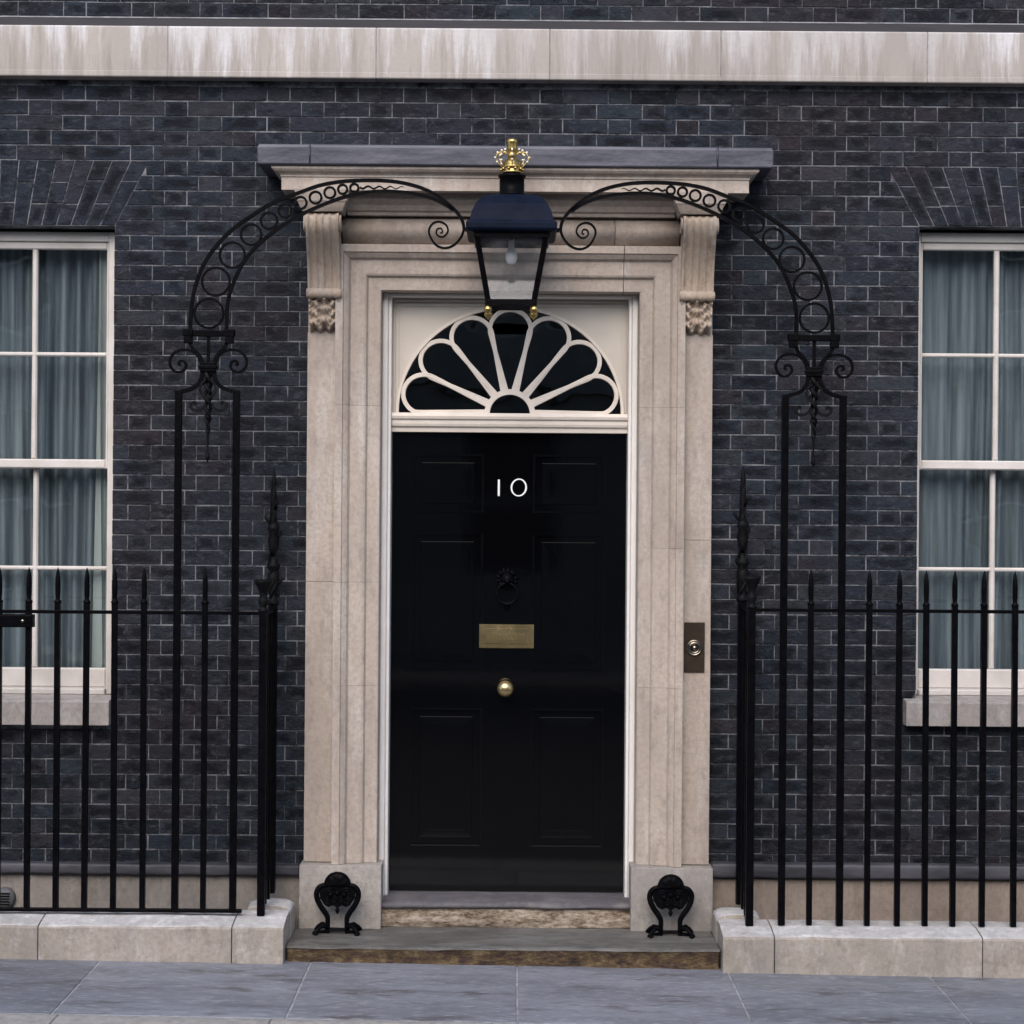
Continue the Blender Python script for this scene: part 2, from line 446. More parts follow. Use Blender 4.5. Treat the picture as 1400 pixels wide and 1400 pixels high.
    def lathe(s, c, prof, n=16, axis='Z'):
        """prof: (radius, height) along axis from centre c"""
        vs = []
        for r, h in prof:
            for k in range(n):
                a = 2 * math.pi * k / n
                if axis == 'Z': vs.append((c[0] + r * math.cos(a), c[1] + r * math.sin(a), c[2] + h))
                else: vs.append((c[0] + r * math.cos(a), c[1] - h, c[2] + r * math.sin(a)))
        fs = []
        for i in range(len(prof) - 1):
            for k in range(n):
                q = (i * n + k, i * n + (k + 1) % n, (i + 1) * n + (k + 1) % n, (i + 1) * n + k)
                fs.append(q)
        fs += [tuple(range(n - 1, -1, -1)), tuple((len(prof) - 1) * n + k for k in range(n))]
        return s.add(vs, fs, True)
    def ball(s, c, r, n=10, sy=1.):
        m = n // 2
        prof = [(max(r * math.sin(math.pi * i / m), 1e-4), -r * math.cos(math.pi * i / m)) for i in range(m + 1)]
        return s.lathe(c, prof, n)
    def mesh(s, name, mats, off=(0, 0, 0)):
        me = bpy.data.meshes.new(name)
        me.from_pydata([(v[0] - off[0], v[1] - off[1], v[2] - off[2]) for v in s.v], [], s.f)
        if not isinstance(mats, (list, tuple)): mats = [mats]
        for m in mats: me.materials.append(m)
        me.polygons.foreach_set('use_smooth', s.sm); me.polygons.foreach_set('material_index', s.mi)
        if s.uv:                       # u, v run -1..1 across each brick face (corners at +-1)
            uv = me.uv_layers.new(name='face'); data = [0.0] * (2 * len(me.loops))
            for i in range(len(me.loops)): data[2 * i] = data[2 * i + 1] = 1.0
            cor = [(-1, -1), (1, -1), (1, 1), (-1, 1)]
            for fi in s.uv:
                p = me.polygons[fi]
                for k, li in enumerate(p.loop_indices): data[2 * li], data[2 * li + 1] = cor[k]
            uv.data.foreach_set('uv', data)
        bm = bmesh.new(); bm.from_mesh(me); bmesh.ops.recalc_face_normals(bm, faces=bm.faces); bm.to_mesh(me); bm.free()
        me.update()
        return me
    def build(s, name, mats, parent=None, bevel=0, angle=30, base=None):
        off = base if base is not None else origin_of(parent)
        me = s.mesh(name, mats, off)
        o = put(name, me, parent, (0, 0, 0) if base is None else (Vector(base) - origin_of(parent)))
        if bevel:
            b = o.modifiers.new('bevel', 'BEVEL'); b.width = bevel; b.segments = 2; b.limit_method = 'ANGLE'; b.angle_limit = R(angle)
            b.harden_normals = False
        return o


def arc(cx, cz, r, a0, a1, n=16, ry=None):
    ry = r if ry is None else ry
    return [(cx + r * math.cos(R(a0 + (a1 - a0) * i / n)), cz + ry * math.sin(R(a0 + (a1 - a0) * i / n))) for i in range(n + 1)]


def smooth_line(pts, n=6):
    """Catmull-Rom through 2-D points"""
    out = []; P = [pts[0]] + list(pts) + [pts[-1]]
    for i in range(1, len(P) - 2):
        p0, p1, p2, p3 = [Vector(p) for p in P[i - 1:i + 3]]
        for k in range(n):
            t = k / n
            out.append(tuple(.5 * ((2 * p1) + (-p0 + p2) * t + (2 * p0 - 5 * p1 + 4 * p2 - p3) * t * t + (-p0 + 3 * p1 - 3 * p2 + p3) * t ** 3)))
    out.append(tuple(pts[-1])); return out


def uneven(me, amt, scale=9, seed=0):
    """slightly irregular worn surface: moves vertices by smooth noise"""
    from mathutils import noise
    for v in me.vertices:
        q = v.co * scale + Vector((seed, seed * 2, 0))
        v.co += Vector((noise.noise(q), noise.noise(q + Vector((7, 0, 0))), noise.noise(q + Vector((0, 9, 0))))) * amt


def worn_box(x0, x1, y0, y1, z0, z1, name, mats, parent, n=14, amt=.003, r=.012, zf=None, seed=0, kind=None, ny=5):
    """stone block, subdivided along its length, rounded arrises and slightly uneven faces; zf(x) adds height"""
    bm = bmesh.new()
    bmesh.ops.create_cube(bm, size=1)
    for v in bm.verts:
        v.co = Vector(((v.co.x + .5) * (x1 - x0) + x0, (v.co.y + .5) * (y1 - y0) + y0, (v.co.z + .5) * (z1 - z0) + z0))
    if r: bmesh.ops.bevel(bm, geom=list(bm.edges), offset=r, segments=2, affect='EDGES', profile=.6)
    for k in range(1, n):
        bmesh.ops.bisect_plane(bm, geom=bm.verts[:] + bm.edges[:] + bm.faces[:], plane_co=(x0 + (x1 - x0) * k / n, 0, 0), plane_no=(1, 0, 0))
    for k in range(1, ny):
        bmesh.ops.bisect_plane(bm, geom=bm.verts[:] + bm.edges[:] + bm.faces[:], plane_co=(0, y0 + (y1 - y0) * k / ny, 0), plane_no=(0, 1, 0))
    bmesh.ops.bisect_plane(bm, geom=bm.verts[:] + bm.edges[:] + bm.faces[:], plane_co=(0, 0, (z0 + z1) / 2), plane_no=(0, 0, 1))
    for f in bm.faces: f.smooth = True
    me = bpy.data.meshes.new(name); bm.to_mesh(me); bm.free()
    if not isinstance(mats, (list, tuple)): mats = [mats]
    for m in mats: me.materials.append(m)
    if zf:
        for v in me.vertices: v.co.z += zf(v.co.x)
    if amt: uneven(me, amt, 9, seed)
    off = origin_of(parent) if parent else Vector((0, 0, 0))
    for v in me.vertices: v.co -= off
    me.update()
    o = put(name, me, parent)
    if kind: o['kind'] = kind
    return o

# ================================================================== THE HOUSE
CRS = .0731                           # brick course
ZL = 3.646                            # a bed joint
house = empty('terraced_house', (0, 0, 0), 'black brick town house front with stone doorcase, black door numbered 10 and two sash windows', 'house')

WIN = [dict(cx=-2.542, z0=1.172, z1=3.472, top=.775, fw=.048), dict(cx=2.599, z0=1.200, z1=3.502, top=.765, fw=.031)]
HW = .603                             # half width of a window opening
BAND0, BAND1 = 4.183, 4.431
ARCH_TOP = ZL + 2 * CRS
DW = .955                             # brickwork stops behind the doorcase

def blocked(z):
    """x-intervals without brick at height z"""
    out = []
    if z < 3.76: out.append((-DW, DW))
    for w in WIN:
        if w['z0'] - .13 < z < w['z0']: out.append((w['cx'] - .635, w['cx'] + .635))
        elif w['z0'] <= z <= w['z1']: out.append((w['cx'] - HW, w['cx'] + HW))
        elif w['z1'] < z < ARCH_TOP:
            h = HW + (w['top'] - HW) * (z - w['z1']) / (ARCH_TOP - w['z1'])
            out.append((w['cx'] - h, w['cx'] + h))
    return sorted(out)

X0, X1 = -4.3, 4.4
def free(z):
    xs = []; a = X0
    for l, r in blocked(z):
        if l > a: xs.append((a, l))
        a = max(a, r)
    xs.append((a, X1)); return xs

# wall body (mortar shows in the joints)
wall = MB()
zs = sorted({.30, BAND0, BAND1, 5.3, 3.76, ARCH_TOP} | {w['z0'] - .13 for w in WIN} | {w['z0'] for w in WIN} | {w['z1'] for w in WIN})
for a, b in zip(zs, zs[1:]):
    zm = (a + b) / 2
    xs = []; p = X0
    bl = []
    if zm < 3.2: bl.append((-.70, .70))
    for w in WIN:
        if w['z0'] - .13 <= zm <= w['z1']: bl.append((w['cx'] - HW - .004, w['cx'] + HW + .004))
    for l, r in sorted(bl):
        xs.append((p, l)); p = r
    xs.append((p, X1))
    for l, r in xs: wall.box(l, r, .0035, .33, a, b)
wall_o = wall.build('brick_wall', M['mortar'], house)

def brick_quads():
    out = []
    k = int((ZL - .36) / CRS) + 1
    zb = ZL - k * CRS
    n = -k; jumped = False
    while zb < 5.28:
        if zb > BAND0 and not jumped: zb = 4.4925; jumped = True
        z0, z1 = zb, zb + CRS
        if z1 <= BAND0 + .03 or z0 >= BAND1 + .05:
            z1 = min(z1, BAND0 - .001) if z0 < BAND0 else z1
            g = .0028
            ivb, ivt = free(z0 + .008), free(z1 - .008)
            if len(ivb) != len(ivt): ivb = ivt = free((z0 + z1) / 2) if abs(len(ivb) - len(ivt)) else ivb
            par = (n + 1) % 2
            hc = -1.64 + (.1665 if par else 0)
            x = hc - math.ceil((hc - X0) / .333 + 1) * .333 - .0555
            edges = []
            while x < X1 + .3:
                edges.append((x, x + .111)); edges.append((x + .111, x + .333)); x += .333
            for (lb, rb), (lt, rt) in zip(ivb, ivt):
                for a, b in edges:
                    a2b, b2b = max(a, lb), min(b, rb); a2t, b2t = max(a, lt), min(b, rt)
                    if b2b - a2b < .012 and b2t - a2t < .012: continue
                    if b - a < .2 or True:
                        # close a narrow gap to the jamb by stretching the last brick
                        if 0 < lb - a and False: pass
                    b2b = max(b2b, a2b + .012); b2t = max(b2t, a2t + .012)
                    if 0 < rb - b2b < .03: b2b = rb
                    if 0 < rt - b2t < .03: b2t = rt
                    if 0 < a2b - lb < .03: a2b = lb
                    if 0 < a2t - lt < .03: a2t = lt
                    ja = random.uniform(-.0010, .0010); g = random.uniform(.0020, .0038)
                    e = [random.uniform(-.0009, .0009) for _ in range(4)]
                    out.append([(a2b + g, z0 + g + ja + e[0]), (b2b - g, z0 + g + ja + e[1]), (b2t - g + e[2], z1 - g + ja + e[2]), (a2t + g + e[3], z1 - g + ja + e[3])])
        zb += CRS; n += 1
    return out

quads = brick_quads()
def score(q):
    cx = sum(p[0] for p in q) / 4; cz = sum(p[1] for p in q) / 4
    w = q[1][0] - q[0][0]
    vis = .98 < abs(cx) < 1.93 and cz > .45 or (abs(cx) < 1.93 and cz > 3.85)
    return (0 if w > .2 and vis else 1, abs(cx) + .55 * abs(cz - 2.3))
quads.sort(key=score)
for q in quads[:300]:
    cx = sum(p[0] for p in q) / 4; cz = sum(p[1] for p in q) / 4
    m = MB().quadbrick(q, random.uniform(-.0012, .001), .03, .0022, .0007)
    me = m.mesh('brick', M['brick'], (cx, 0, cz))
    put('brick', me, wall_o, (cx, 0, cz))
rest = MB()
for q in quads[300:]: rest.quadbrick(q, random.uniform(-.0012, .001), .03, .0022, .0007)
tag(rest.build('brickwork', M['brick'], wall_o), kind='stuff')

# flat arches of rubbed brick over the windows
for w in WIN:
    za, zb = w['z1'], ARCH_TOP; nv = 17
    def hx(i, z): return w['cx'] + (2 * i / nv - 1) * (HW + (w['top'] - HW) * (z - za) / (zb - za))
    for i in range(nv):
        r = random.uniform(-.008, .008); third = (zb - za) / 3
        cuts = [za, za + (third if i % 2 else 2 * third) + r, zb]
        if i % 5 == 2: cuts = [za, za + third + r, za + 2 * third - r, zb]
        for a, b in zip(cuts, cuts[1:]):
            g = .003
            q = [(hx(i, a + g) + g, a + g), (hx(i + 1, a + g) - g, a + g), (hx(i + 1, b - g) - g, b - g), (hx(i, b - g) + g, b - g)]
            cx = sum(p[0] for p in q) / 4; cz = sum(p[1] for p in q) / 4
            me = MB().quadbrick(q, random.uniform(-.0012, .001), .1, .0022, .0007).mesh('arch_brick', M['brick'], (cx, 0, cz))
            put('arch_brick', me, wall_o, (cx, 0, cz))

# stone band with its lead flashing
core = MB().box(X0, X1, -.055, .0, BAND0 + .004, BAND1 - .004)
band = core.build('stone_band', M['joint'], house)
cuts = [X0, -3.55, -2.63, -1.67, -.66, .18, 1.01, 2.01, 2.95, 3.7, X1]
for a, b in zip(cuts, cuts[1:]):
    f = random.uniform(-.0015, .0015)
    prof = [(-.002, BAND0), (-.074 + f, BAND0), (-.078 + f, BAND0 + .005), (-.077 + f, BAND0 + .027), (-.0755 + f, BAND0 + .030), (-.076 + f, BAND1 - .008), (-.070 + f, BAND1), (-.002, BAND1)]
    g = .0022
    if a > X0: MB().box(a - .0018, a + .0018, -.0775, -.05, BAND0 + .003, BAND1 - .004).build('band_joint', M['joint'], band)
    MB().profile_x(prof, a + g, b - g).build('band_stone', M['band'], band, bevel=.0015, angle=40)
fl = MB(); n = 90
top = []; bot = []
for i in range(n + 1):
    x = X0 + (X1 - X0) * i / n
    top.append((x, -.014, BAND1 + .054 + random.uniform(-.0015, .0015))); bot.append((x, -.040, BAND1 + .002 + random.uniform(-.002, .002)))
vs = top + bot + [(x, y, z - .012) for x, y, z in bot]
fs = [(i, i + 1, n + 2 + i, n + 1 + i) for i in range(n)] + [(n + 1 + i, n + 2 + i, 2 * n + 3 + i, 2 * n + 2 + i) for i in range(n)]
fl.add(vs, fs, False); fl.build('lead_flashing', M['flashing'], band)
bl = MB().box(X0, X1, -.010, .004, BAND1 + .055, BAND1 + .0605); bl.build('mortar_fillet', M['joint'], band)

# basement plinth below the brickwork
ledge = worn_box(X0, -1.0, -.065, .02, .315, .368, 'plinth_ledge', M['ledge'], house, 30, .004, .012, seed=1)
ledge2 = worn_box(.995, X1, -.065, .02, .322, .392, 'plinth_ledge', M['ledge'], house, 30, .004, .012, seed=3)
bp = MB().box(X0, -.7, .012, .3, -1.2, .32).box(.7, X1, .012, .3, -1.2, .32).build('basement_wall', M['render'], house)
for s, xs in ((-1, [X0, -3.3, -2.2, -1.0]), (1, [.995, 1.9, 3.0, X1])):
    for a, b in zip(xs, xs[1:]):
        MB().cbox(a + .002, b - .002, -.03 + random.uniform(-.002, .002), .011, -1.2, .314, .004).build('basement_stone', M['render' if s < 0 else 'render2'], bp)
x, z = at(6, 1228, -.05)
v = empty('round_vent', (x, -.03, z), 'round grey vent cover on the pale basement stone, far left behind the railings', 'vent')
MB().lathe((x, -.032, z), [(.052, 0), (.052, .016), (.045, .03), (.028, .034), (.0001, .034)], 20, 'Y').build('vent_cover', M['vent'], v)
g = MB()
for k in range(5): g.box(x - .03, x + .03, -.071, -.064, z - .028 + k * .013, z - .023 + k * .013)
g.build('louvre', M['iron_matt'], v)

# ------------------------------------------------------------------ sash windows
def sash_window(w, first):
    cx, z0, z1 = w['cx'], w['z0'], w['z1']
    x0, x1 = cx - HW, cx + HW
    fr = MB()                                   # box frame
    fw = w['fw']; fy, by = .108, .22; zt_ = z1 - .014
    fr.cbox(x0, x0 + fw, fy, by, z0, zt_, .004); fr.cbox(x1 - fw, x1, fy, by, z0, zt_, .004)
    fr.cbox(x0 + fw, x1 - fw, fy + .002, by, z1 - .062, zt_, .004)
    fr.cbox(x0 + fw, x1 - fw, fy - .02, by, z0 + .001, z0 + .03, .004)
    win = fr.build('sash_window', M['sash'], house, bevel=.0015, base=(cx, 0, z0))
    for sgn in (-1, 1):                         # beads on the frame
        xx = cx + sgn * (HW - .014)
        MB().box(xx - .002, xx + .002, fy - .002, fy + .004, z0 + .035, z1 - .06).build('frame_bead', M['sash'], win)
    gx0, gx1 = x0 + fw + .013, x1 - fw - .013
    pw = (gx1 - gx0 - 2 * .026) / 3
    ztop = z1 - .098; zmeet = z0 + 1.14; zbot = z0 + .125
    def sash(name, yf, zb, zt, rb, rt):
        m = MB(); yb = yf + .04
        m.cbox(x0 + fw, gx0, yf, yb, zb - rb, zt + rt, .005); m.cbox(gx1, x1 - fw, yf, yb, zb - rb, zt + rt, .005)
        m.cbox(gx0, gx1, yf + .0015, yb, zt, zt + rt, .005); m.cbox(gx0, gx1, yf - .002, yb, zb - rb, zb, .006)
        s_ = m.build(name, M['sash'], win)
        h = (zt - zb - .02) / 2
        for i in (1, 2):
            xx = gx0 + i * pw + (i - 1) * .026
            b = MB().cbox(xx, xx + .026, yf + .004, yb - .006, zb, zt, .007); b.build('glazing_bar', M['sash'], win)
        MB().cbox(gx0, gx1, yf + .005, yb - .006, zb + h, zb + h + .02, .006).build('glazing_bar', M['sash'], win)
        for i in range(3):
            for j in range(2):
                a = gx0 + i * (pw + .026); c = zb + j * (h + .02)
                tx, tz = random.uniform(-.0025, .0025), random.uniform(-.0025, .0025)
                yy = yf + .021
                p = MB().add([(a - .003, yy - tx - tz, c - .003), (a + pw + .003, yy + tx - tz, c - .003), (a + pw + .003, yy + tx + tz, c + h + .003), (a - .003, yy - tx + tz, c + h + .003)], [(0, 1, 2, 3)])
                p.build('pane', M['pane'], win)
    sash('upper_sash', .125, zmeet + .022, ztop, .045, .038)
    sash('lower_sash', .168, zbot, zmeet - .022, .095, .045)
    # stone sill
    sl = MB(); prof = [(.02, z0 - .132), (-.075, z0 - .132), (-.075, z0 - .02), (-.070, z0 - .012), (.09, z0 + .002), (.09, z0 - .06)]
    sl.profile_x(prof, cx - .612 - (.0 if cx < 0 else .055), cx + .612); sl.build('window_sill', M['sill'], house, bevel=.003)
    # dark room behind
    rm = MB(); X, Y, Z = (x0 - .3, x1 + .3), (.34, 1.6), (z0 - .5, z1 + .3)
    vs = [(x, y, z) for z in Z for y in Y for x in X]
    rm.add(vs, [(0, 1, 3, 2), (4, 6, 7, 5), (2, 3, 7, 6), (0, 2, 6, 4), (1, 5, 7, 3)])
    rm.build('room_interior', M['dark'], house)
    return win

for i, w in enumerate(WIN): sash_window(w, i)

def curtain(w, name, xa, xb, folds, yc, amp, mat, label, z0, z1, seed, gather=0.):
    rnd = random.Random(seed); n = folds * 10; rows = 14; vs = []
    ph = [rnd.uniform(.6, 1.5) for _ in range(folds + 2)]; am = [rnd.uniform(.4, 1.2) for _ in range(folds + 2)]
    o = empty(name, ((xa + xb) / 2, yc, z1), label, 'curtain')
    for j in range(rows + 1):
        t = j / rows; z = z0 + (z1 - z0) * t
        for i in range(n + 1):
            u = i / n; k = int(u * folds)
            x = xa + (xb - xa) * u + .012 * math.sin(9 * u + 3 * t + seed) + gather * (1 - t) * (1 - u)
            y = yc + amp * am[k] * math.sin(2 * math.pi * folds * u * 1.0 + .5 * math.sin(2.2 * t + k)) + .006 * math.sin(21 * u + 5 * t)
            vs.append((x, y, z))
    fs = [(j * (n + 1) + i, j * (n + 1) + i + 1, (j + 1) * (n + 1) + i + 1, (j + 1) * (n + 1) + i) for j in range(rows) for i in range(n)]
    m = MB().add(vs, fs, True); c = m.build('curtain_cloth', mat, o)
    MB().tube([(xa - .03, yc, z1 + .01), (xb + .03, yc, z1 + .01)], .009, 8).build('curtain_rail', M['iron_matt'], o)

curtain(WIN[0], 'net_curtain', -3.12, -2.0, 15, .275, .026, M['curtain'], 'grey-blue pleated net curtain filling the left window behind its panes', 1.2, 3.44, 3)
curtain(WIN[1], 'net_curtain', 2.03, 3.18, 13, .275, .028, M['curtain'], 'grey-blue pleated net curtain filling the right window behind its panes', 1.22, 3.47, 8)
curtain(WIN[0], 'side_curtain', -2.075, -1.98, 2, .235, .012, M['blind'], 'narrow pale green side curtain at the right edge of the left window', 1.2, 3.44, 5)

# ------------------------------------------------------------------ door surround
SF = -.10                             # face of the architrave
IN, OUT = .626, .838
ZH, ZA = 3.158, 3.376                 # underside and top of the architrave head
body = MB()                           # pilaster strips and the plain ground behind everything
body.cbox(-.98, -OUT + .002, -.06, .02, .386, 3.50, .004); body.cbox(OUT - .002, .98, -.06, .02, .386, 3.50, .004)
body.box(-.96, -.70, .02, .3, .10, 3.5); body.box(.70, .96, .02, .3, .10, 3.5)
body.box(-.9, .9, -.04, .3, ZA - .01, 3.76)
body.box(-.705, .705, -.02, .3, ZH + .04, ZA)
sur = body.build('door_surround', M['surround'], house, base=(0, 0, .08))
# architrave: moulded profile mitred round the opening, in stones
prof = [(0., .135), (0., -.060), (.004, -.066), (.062, -.066), (.066, -.072), (.071, -.082), (.080, -.086), (.145, -.086), (.149, -.092), (.156, -.104), (.168, -.112), (.178, -.117), (.181, -.126), (.217, -.126), (.217, -.02)]
def arch_piece(path, mit):
    return MB().sweep(prof, path, mit)
for s in (-1, 1):
    zc = [.386, 1.245 if s < 0 else 1.245, 1.745 if s < 0 else 1.92, 2.6, ZH]
    for i, (a, b) in enumerate(zip(zc, zc[1:])):
        last = i == len(zc) - 2
        aa = a + (.0006 if i else 0); bb = b if last else b - .0006
        arch_piece([(s * IN, aa), (s * IN, bb)], [(s, 0), (s, 1 if last else 0)]).build('architrave_stone', M['surround'], sur)
xs = [-IN, .215 if False else .56, IN]
arch_piece([(-IN, ZH), (.545, ZH)], [(-1, 1), (0, 1)]).build('architrave_stone', M['surround'], sur)
arch_piece([(.548, ZH), (IN, ZH)], [(0, 1), (1, 1)]).build('architrave_stone', M['surround'], sur)
# pilaster strip joints: shallow proud courses
for s in (-1, 1):
    zc = [.387, 1.745 if s < 0 else 1.96, 2.955]
    for i, (a, b) in enumerate(zip(zc, zc[1:])):
        xa, xb = sorted((s * (OUT + .004), s * .982))
        MB().cbox(xa, xb, -.066, -.058, a + .0006, b - .0006, .0015).build('pilaster_stone', M['surround'], sur)
# small shoulders by the head of the architrave
for s in (-1, 1):
    xa, xb = sorted((s * .80, s * .845))
    MB().cbox(xa, xb, -.118, -.04, 3.13, ZA + .0, .004).build('shoulder', M['surround'], sur)
# cushion frieze
fz0, fz1 = ZA + .002, 3.515
pf = [(-.04, fz0)] + [(-.075 - .05 * math.sin(math.pi * (i + .0) / 12), fz0 + .004 + (fz1 - fz0 - .008) * i / 12) for i in range(13)] + [(-.04, fz1)]
for a, b in ((-.812, .50), (.503, .812)):
    o = MB().profile_x(pf, a, b).build('cushion_frieze', M['surround'], sur)
    for p in o.data.polygons: p.use_smooth = abs(p.normal.x) < .5
# bed mould, with returns over the consoles
bm_ = [(-.05, 3.515), (-.115, 3.515), (-.12, 3.53), (-.135, 3.536), (-.15, 3.56), (-.175, 3.578), (-.18, 3.612), (-.05, 3.612)]
MB().profile_x(bm_, -.79, .79).build('bed_mould', M['surround'], sur, bevel=.002)
for s in (-1, 1):
    cx = s * .898
    b2 = MB()
    for (h, y, za, zb) in ((.094, -.245, 3.512, 3.532), (.104, -.255, 3.532, 3.556), (.118, -.27, 3.556, 3.612)):
        vs = [(cx - h, 0, za), (cx + h, 0, za), (cx + h, y, za), (cx - h, y, za)]
        h2, y2 = h + .012, y - .012
        vs += [(cx - h2, 0, zb), (cx + h2, 0, zb), (cx + h2, y2, zb), (cx - h2, y2, zb)]
        b2.add(vs, [(0, 1, 2, 3), (7, 6, 5, 4), (0, 4, 5, 1), (1, 5, 6, 2), (2, 6, 7, 3), (3, 7, 4, 0)])
    b2.build('console_abacus', M['surround'], sur, bevel=.002)
# corona and cyma, hipped at the ends
CX = .018
def hip(levels):
    """levels: (half width, front y, z); stacked rings make the cornice block"""
    m = MB(); vs = []
    for h, y, z in levels: vs += [(CX - h, .0, z), (CX - h, y, z), (CX + h, y, z), (CX + h, .0, z)]
    fs = []
    for i in range(len(levels) - 1):
        a = 4 * i
        for k in range(4): fs.append((a + k, a + (k + 1) % 4, a + 4 + (k + 1) % 4, a + 4 + k))
    fs += [(3, 2, 1, 0), tuple(4 * (len(levels) - 1) + k for k in range(4))]
    return m.add(vs, fs)
lv = [(1.085, -.235, 3.612), (1.085, -.258, 3.6095), (1.108, -.262, 3.610), (1.108, -.262, 3.668), (1.112, -.268, 3.672), (1.112, -.268, 3.680), (1.122, -.274, 3.686), (1.135, -.292, 3.694), (1.15, -.302, 3.704), (1.153, -.304, 3.716)]
hip(lv).build('cornice', M['surround'], sur, bevel=.0015)
lc = hip([(1.205, -.312, 3.717), (1.214, -.322, 3.722), (1.216, -.323, 3.80), (1.208, -.318, 3.815), (1.18, -.02, 3.85)])
lo = lc.build('lead_cap', M['lead'], sur, bevel=.004)
for x in (-.95, .97):
    MB().tube([(x, -.324, 3.722), (x, -.326, 3.81), (x, -.20, 3.836), (x, -.02, 3.856)], .004, 8).build('lead_roll', M['lead'], sur)

# consoles: fluted S-scroll, roll, acanthus leaf
def console(s):
    cx = s * .898; hw = .078
    pr = [(3.505, -.235), (3.48, -.252), (3.44, -.252), (3.40, -.235), (3.34, -.20), (3.27, -.165), (3.20, -.145), (3.155, -.142)]
    nx = 48
    def flute(u):                     # u 0..1 across
        d = abs(u - .5) * 2
        if d > .86: return 0.
        t = (u - .07) / .86 * 4
        f = t - math.floor(t)
        return .012 * math.sin(math.pi * f) ** .7
    vs = []
    sm = []
    P = smooth_line([(y, z) for z, y in pr], 5)
    for y, z in P:
        for i in range(nx + 1):
            u = i / nx; vs.append((cx - hw + 2 * hw * u, y + flute(u), z))
    n1 = nx + 1
    fs = [(j * n1 + i, j * n1 + i + 1, (j + 1) * n1 + i + 1, (j + 1) * n1 + i) for j in range(len(P) - 1) for i in range(nx)]
    m = MB().add(vs, fs, True)
    for sg in (0, nx):                 # cheeks
        x = cx - hw + 2 * hw * sg / nx
        c = [(x, y, z) for y, z in P] + [(x, -.05, P[-1][1]), (x, -.05, P[0][1])]
        m.add(c, [tuple(range(len(c)))])
    o = m.build('console', M['console'], sur)
    # side volutes
    for sg in (-1, 1):
        xx = cx + sg * hw
        vo = []
        for i in range(40):
            a = R(90 - 540 * i / 39); r = .042 * (1 - i / 46)
            vo.append((xx + sg * .006, -.205 + r * math.cos(a) * -1, 3.455 + r * math.sin(a)))
        MB().tube(vo, .007, 6).build('volute', M['console'], sur)
    # lower roll
    pts = MB()
    rr = .022
    vs = []; ns = 14
    for i in range(nx + 1):
        u = i / nx; x = cx - hw - .006 + (2 * hw + .012) * u
        k = rr + .004 * abs(math.sin(math.pi * 4 * u))
        for j in range(ns):
            a = 2 * math.pi * j / ns; vs.append((x, -.13 + k * math.cos(a), 3.135 + k * math.sin(a)))
    fs = [(i * ns + j, i * ns + (j + 1) % ns, (i + 1) * ns + (j + 1) % ns, (i + 1) * ns + j) for i in range(nx) for j in range(ns)]
    fs += [tuple(range(ns)), tuple(nx * ns + j for j in range(ns))]
    pts.add(vs, fs, True).build('console_roll', M['console'], sur)
    # acanthus leaf: lobed relief
    vs = []; nz = 30
    for j in range(nz + 1):
        t = j / nz; z = 3.118 - .158 * t
        half = hw * (.98 - .10 * t)
        for i in range(nx + 1):
            u = i / nx * 2 - 1
            ribs = .5 + .5 * math.cos(u * math.pi * 4)
            lobes = .5 + .5 * math.sin(t * 19 + abs(u) * 7.0)
            crisp = .5 + .5 * math.sin(t * 42 - abs(u) * 17)
            d = .030 * (1 - t) ** .5 + .022 * ribs * (1 - .4 * t) + .020 * lobes + .008 * crisp
            d += .024 * math.exp(-((t - .80) / .12) ** 2) * (1 - .35 * abs(u) + .3 * math.cos(u * 9))
            if t > .9: d *= max(0, (1 - t) / .1) ** .5
            zz = z + .010 * math.cos(u * math.pi * 3) * t
            vs.append((cx + u * half, -.066 - d * .95, zz))
    fs = [(j * n1 + i, j * n1 + i + 1, (j + 1) * n1 + i + 1, (j + 1) * n1 + i) for j in range(nz) for i in range(nx)]
    m = MB().add(vs, fs, True)
    for sg in (0, nx):
        c = [vs[j * n1 + sg] for j in range(nz + 1)]
        c += [(c[-1][0], -.05, c[-1][2]), (c[0][0], -.05, c[0][2])]
        m.add(c, [tuple(range(len(c)))])
    m.build('acanthus_leaf', M['console'], sur)
for s in (-1, 1): console(s)

# plinth blocks
for s in (-1, 1):
    a, b = sorted((s * .600, s * .995))
    o = worn_box(a, b, -.142, .10, .078, .384, 'plinth_block', M['plinth'], sur, 6, .0015, .005, seed=s * 3)

# bell push on the right pilaster strip
bx0, bz0 = at(935, 919, -.07); bx1, bz1 = at(963.5, 851, -.07)
bell = empty('bell_push', ((bx0 + bx1) / 2, -.066, bz0), 'dark bronze bell plate with a round push button on the right of the door surround', 'doorbell')
MB().cbox(bx0, bx1, -.076, -.0662, bz0, bz1, .003).build('back_plate', M['bronze'], bell)
bc = ((bx0 + bx1) / 2, -.076, (bz0 + bz1) / 2 - .002)
MB().lathe(bc, [(.040, 0), (.040, .004), (.036, .008), (.032, .006), (.027, .004), (.027, .008), (.022, .010), (.020, .005), (.001, .004)], 28, 'Y').build('rose', M['chrome'], bell)
MB().lathe(bc, [(.0125, .0), (.0125, .010), (.009, .015), (.0005, .0165)], 20, 'Y').build('button', M['chrome'], bell)

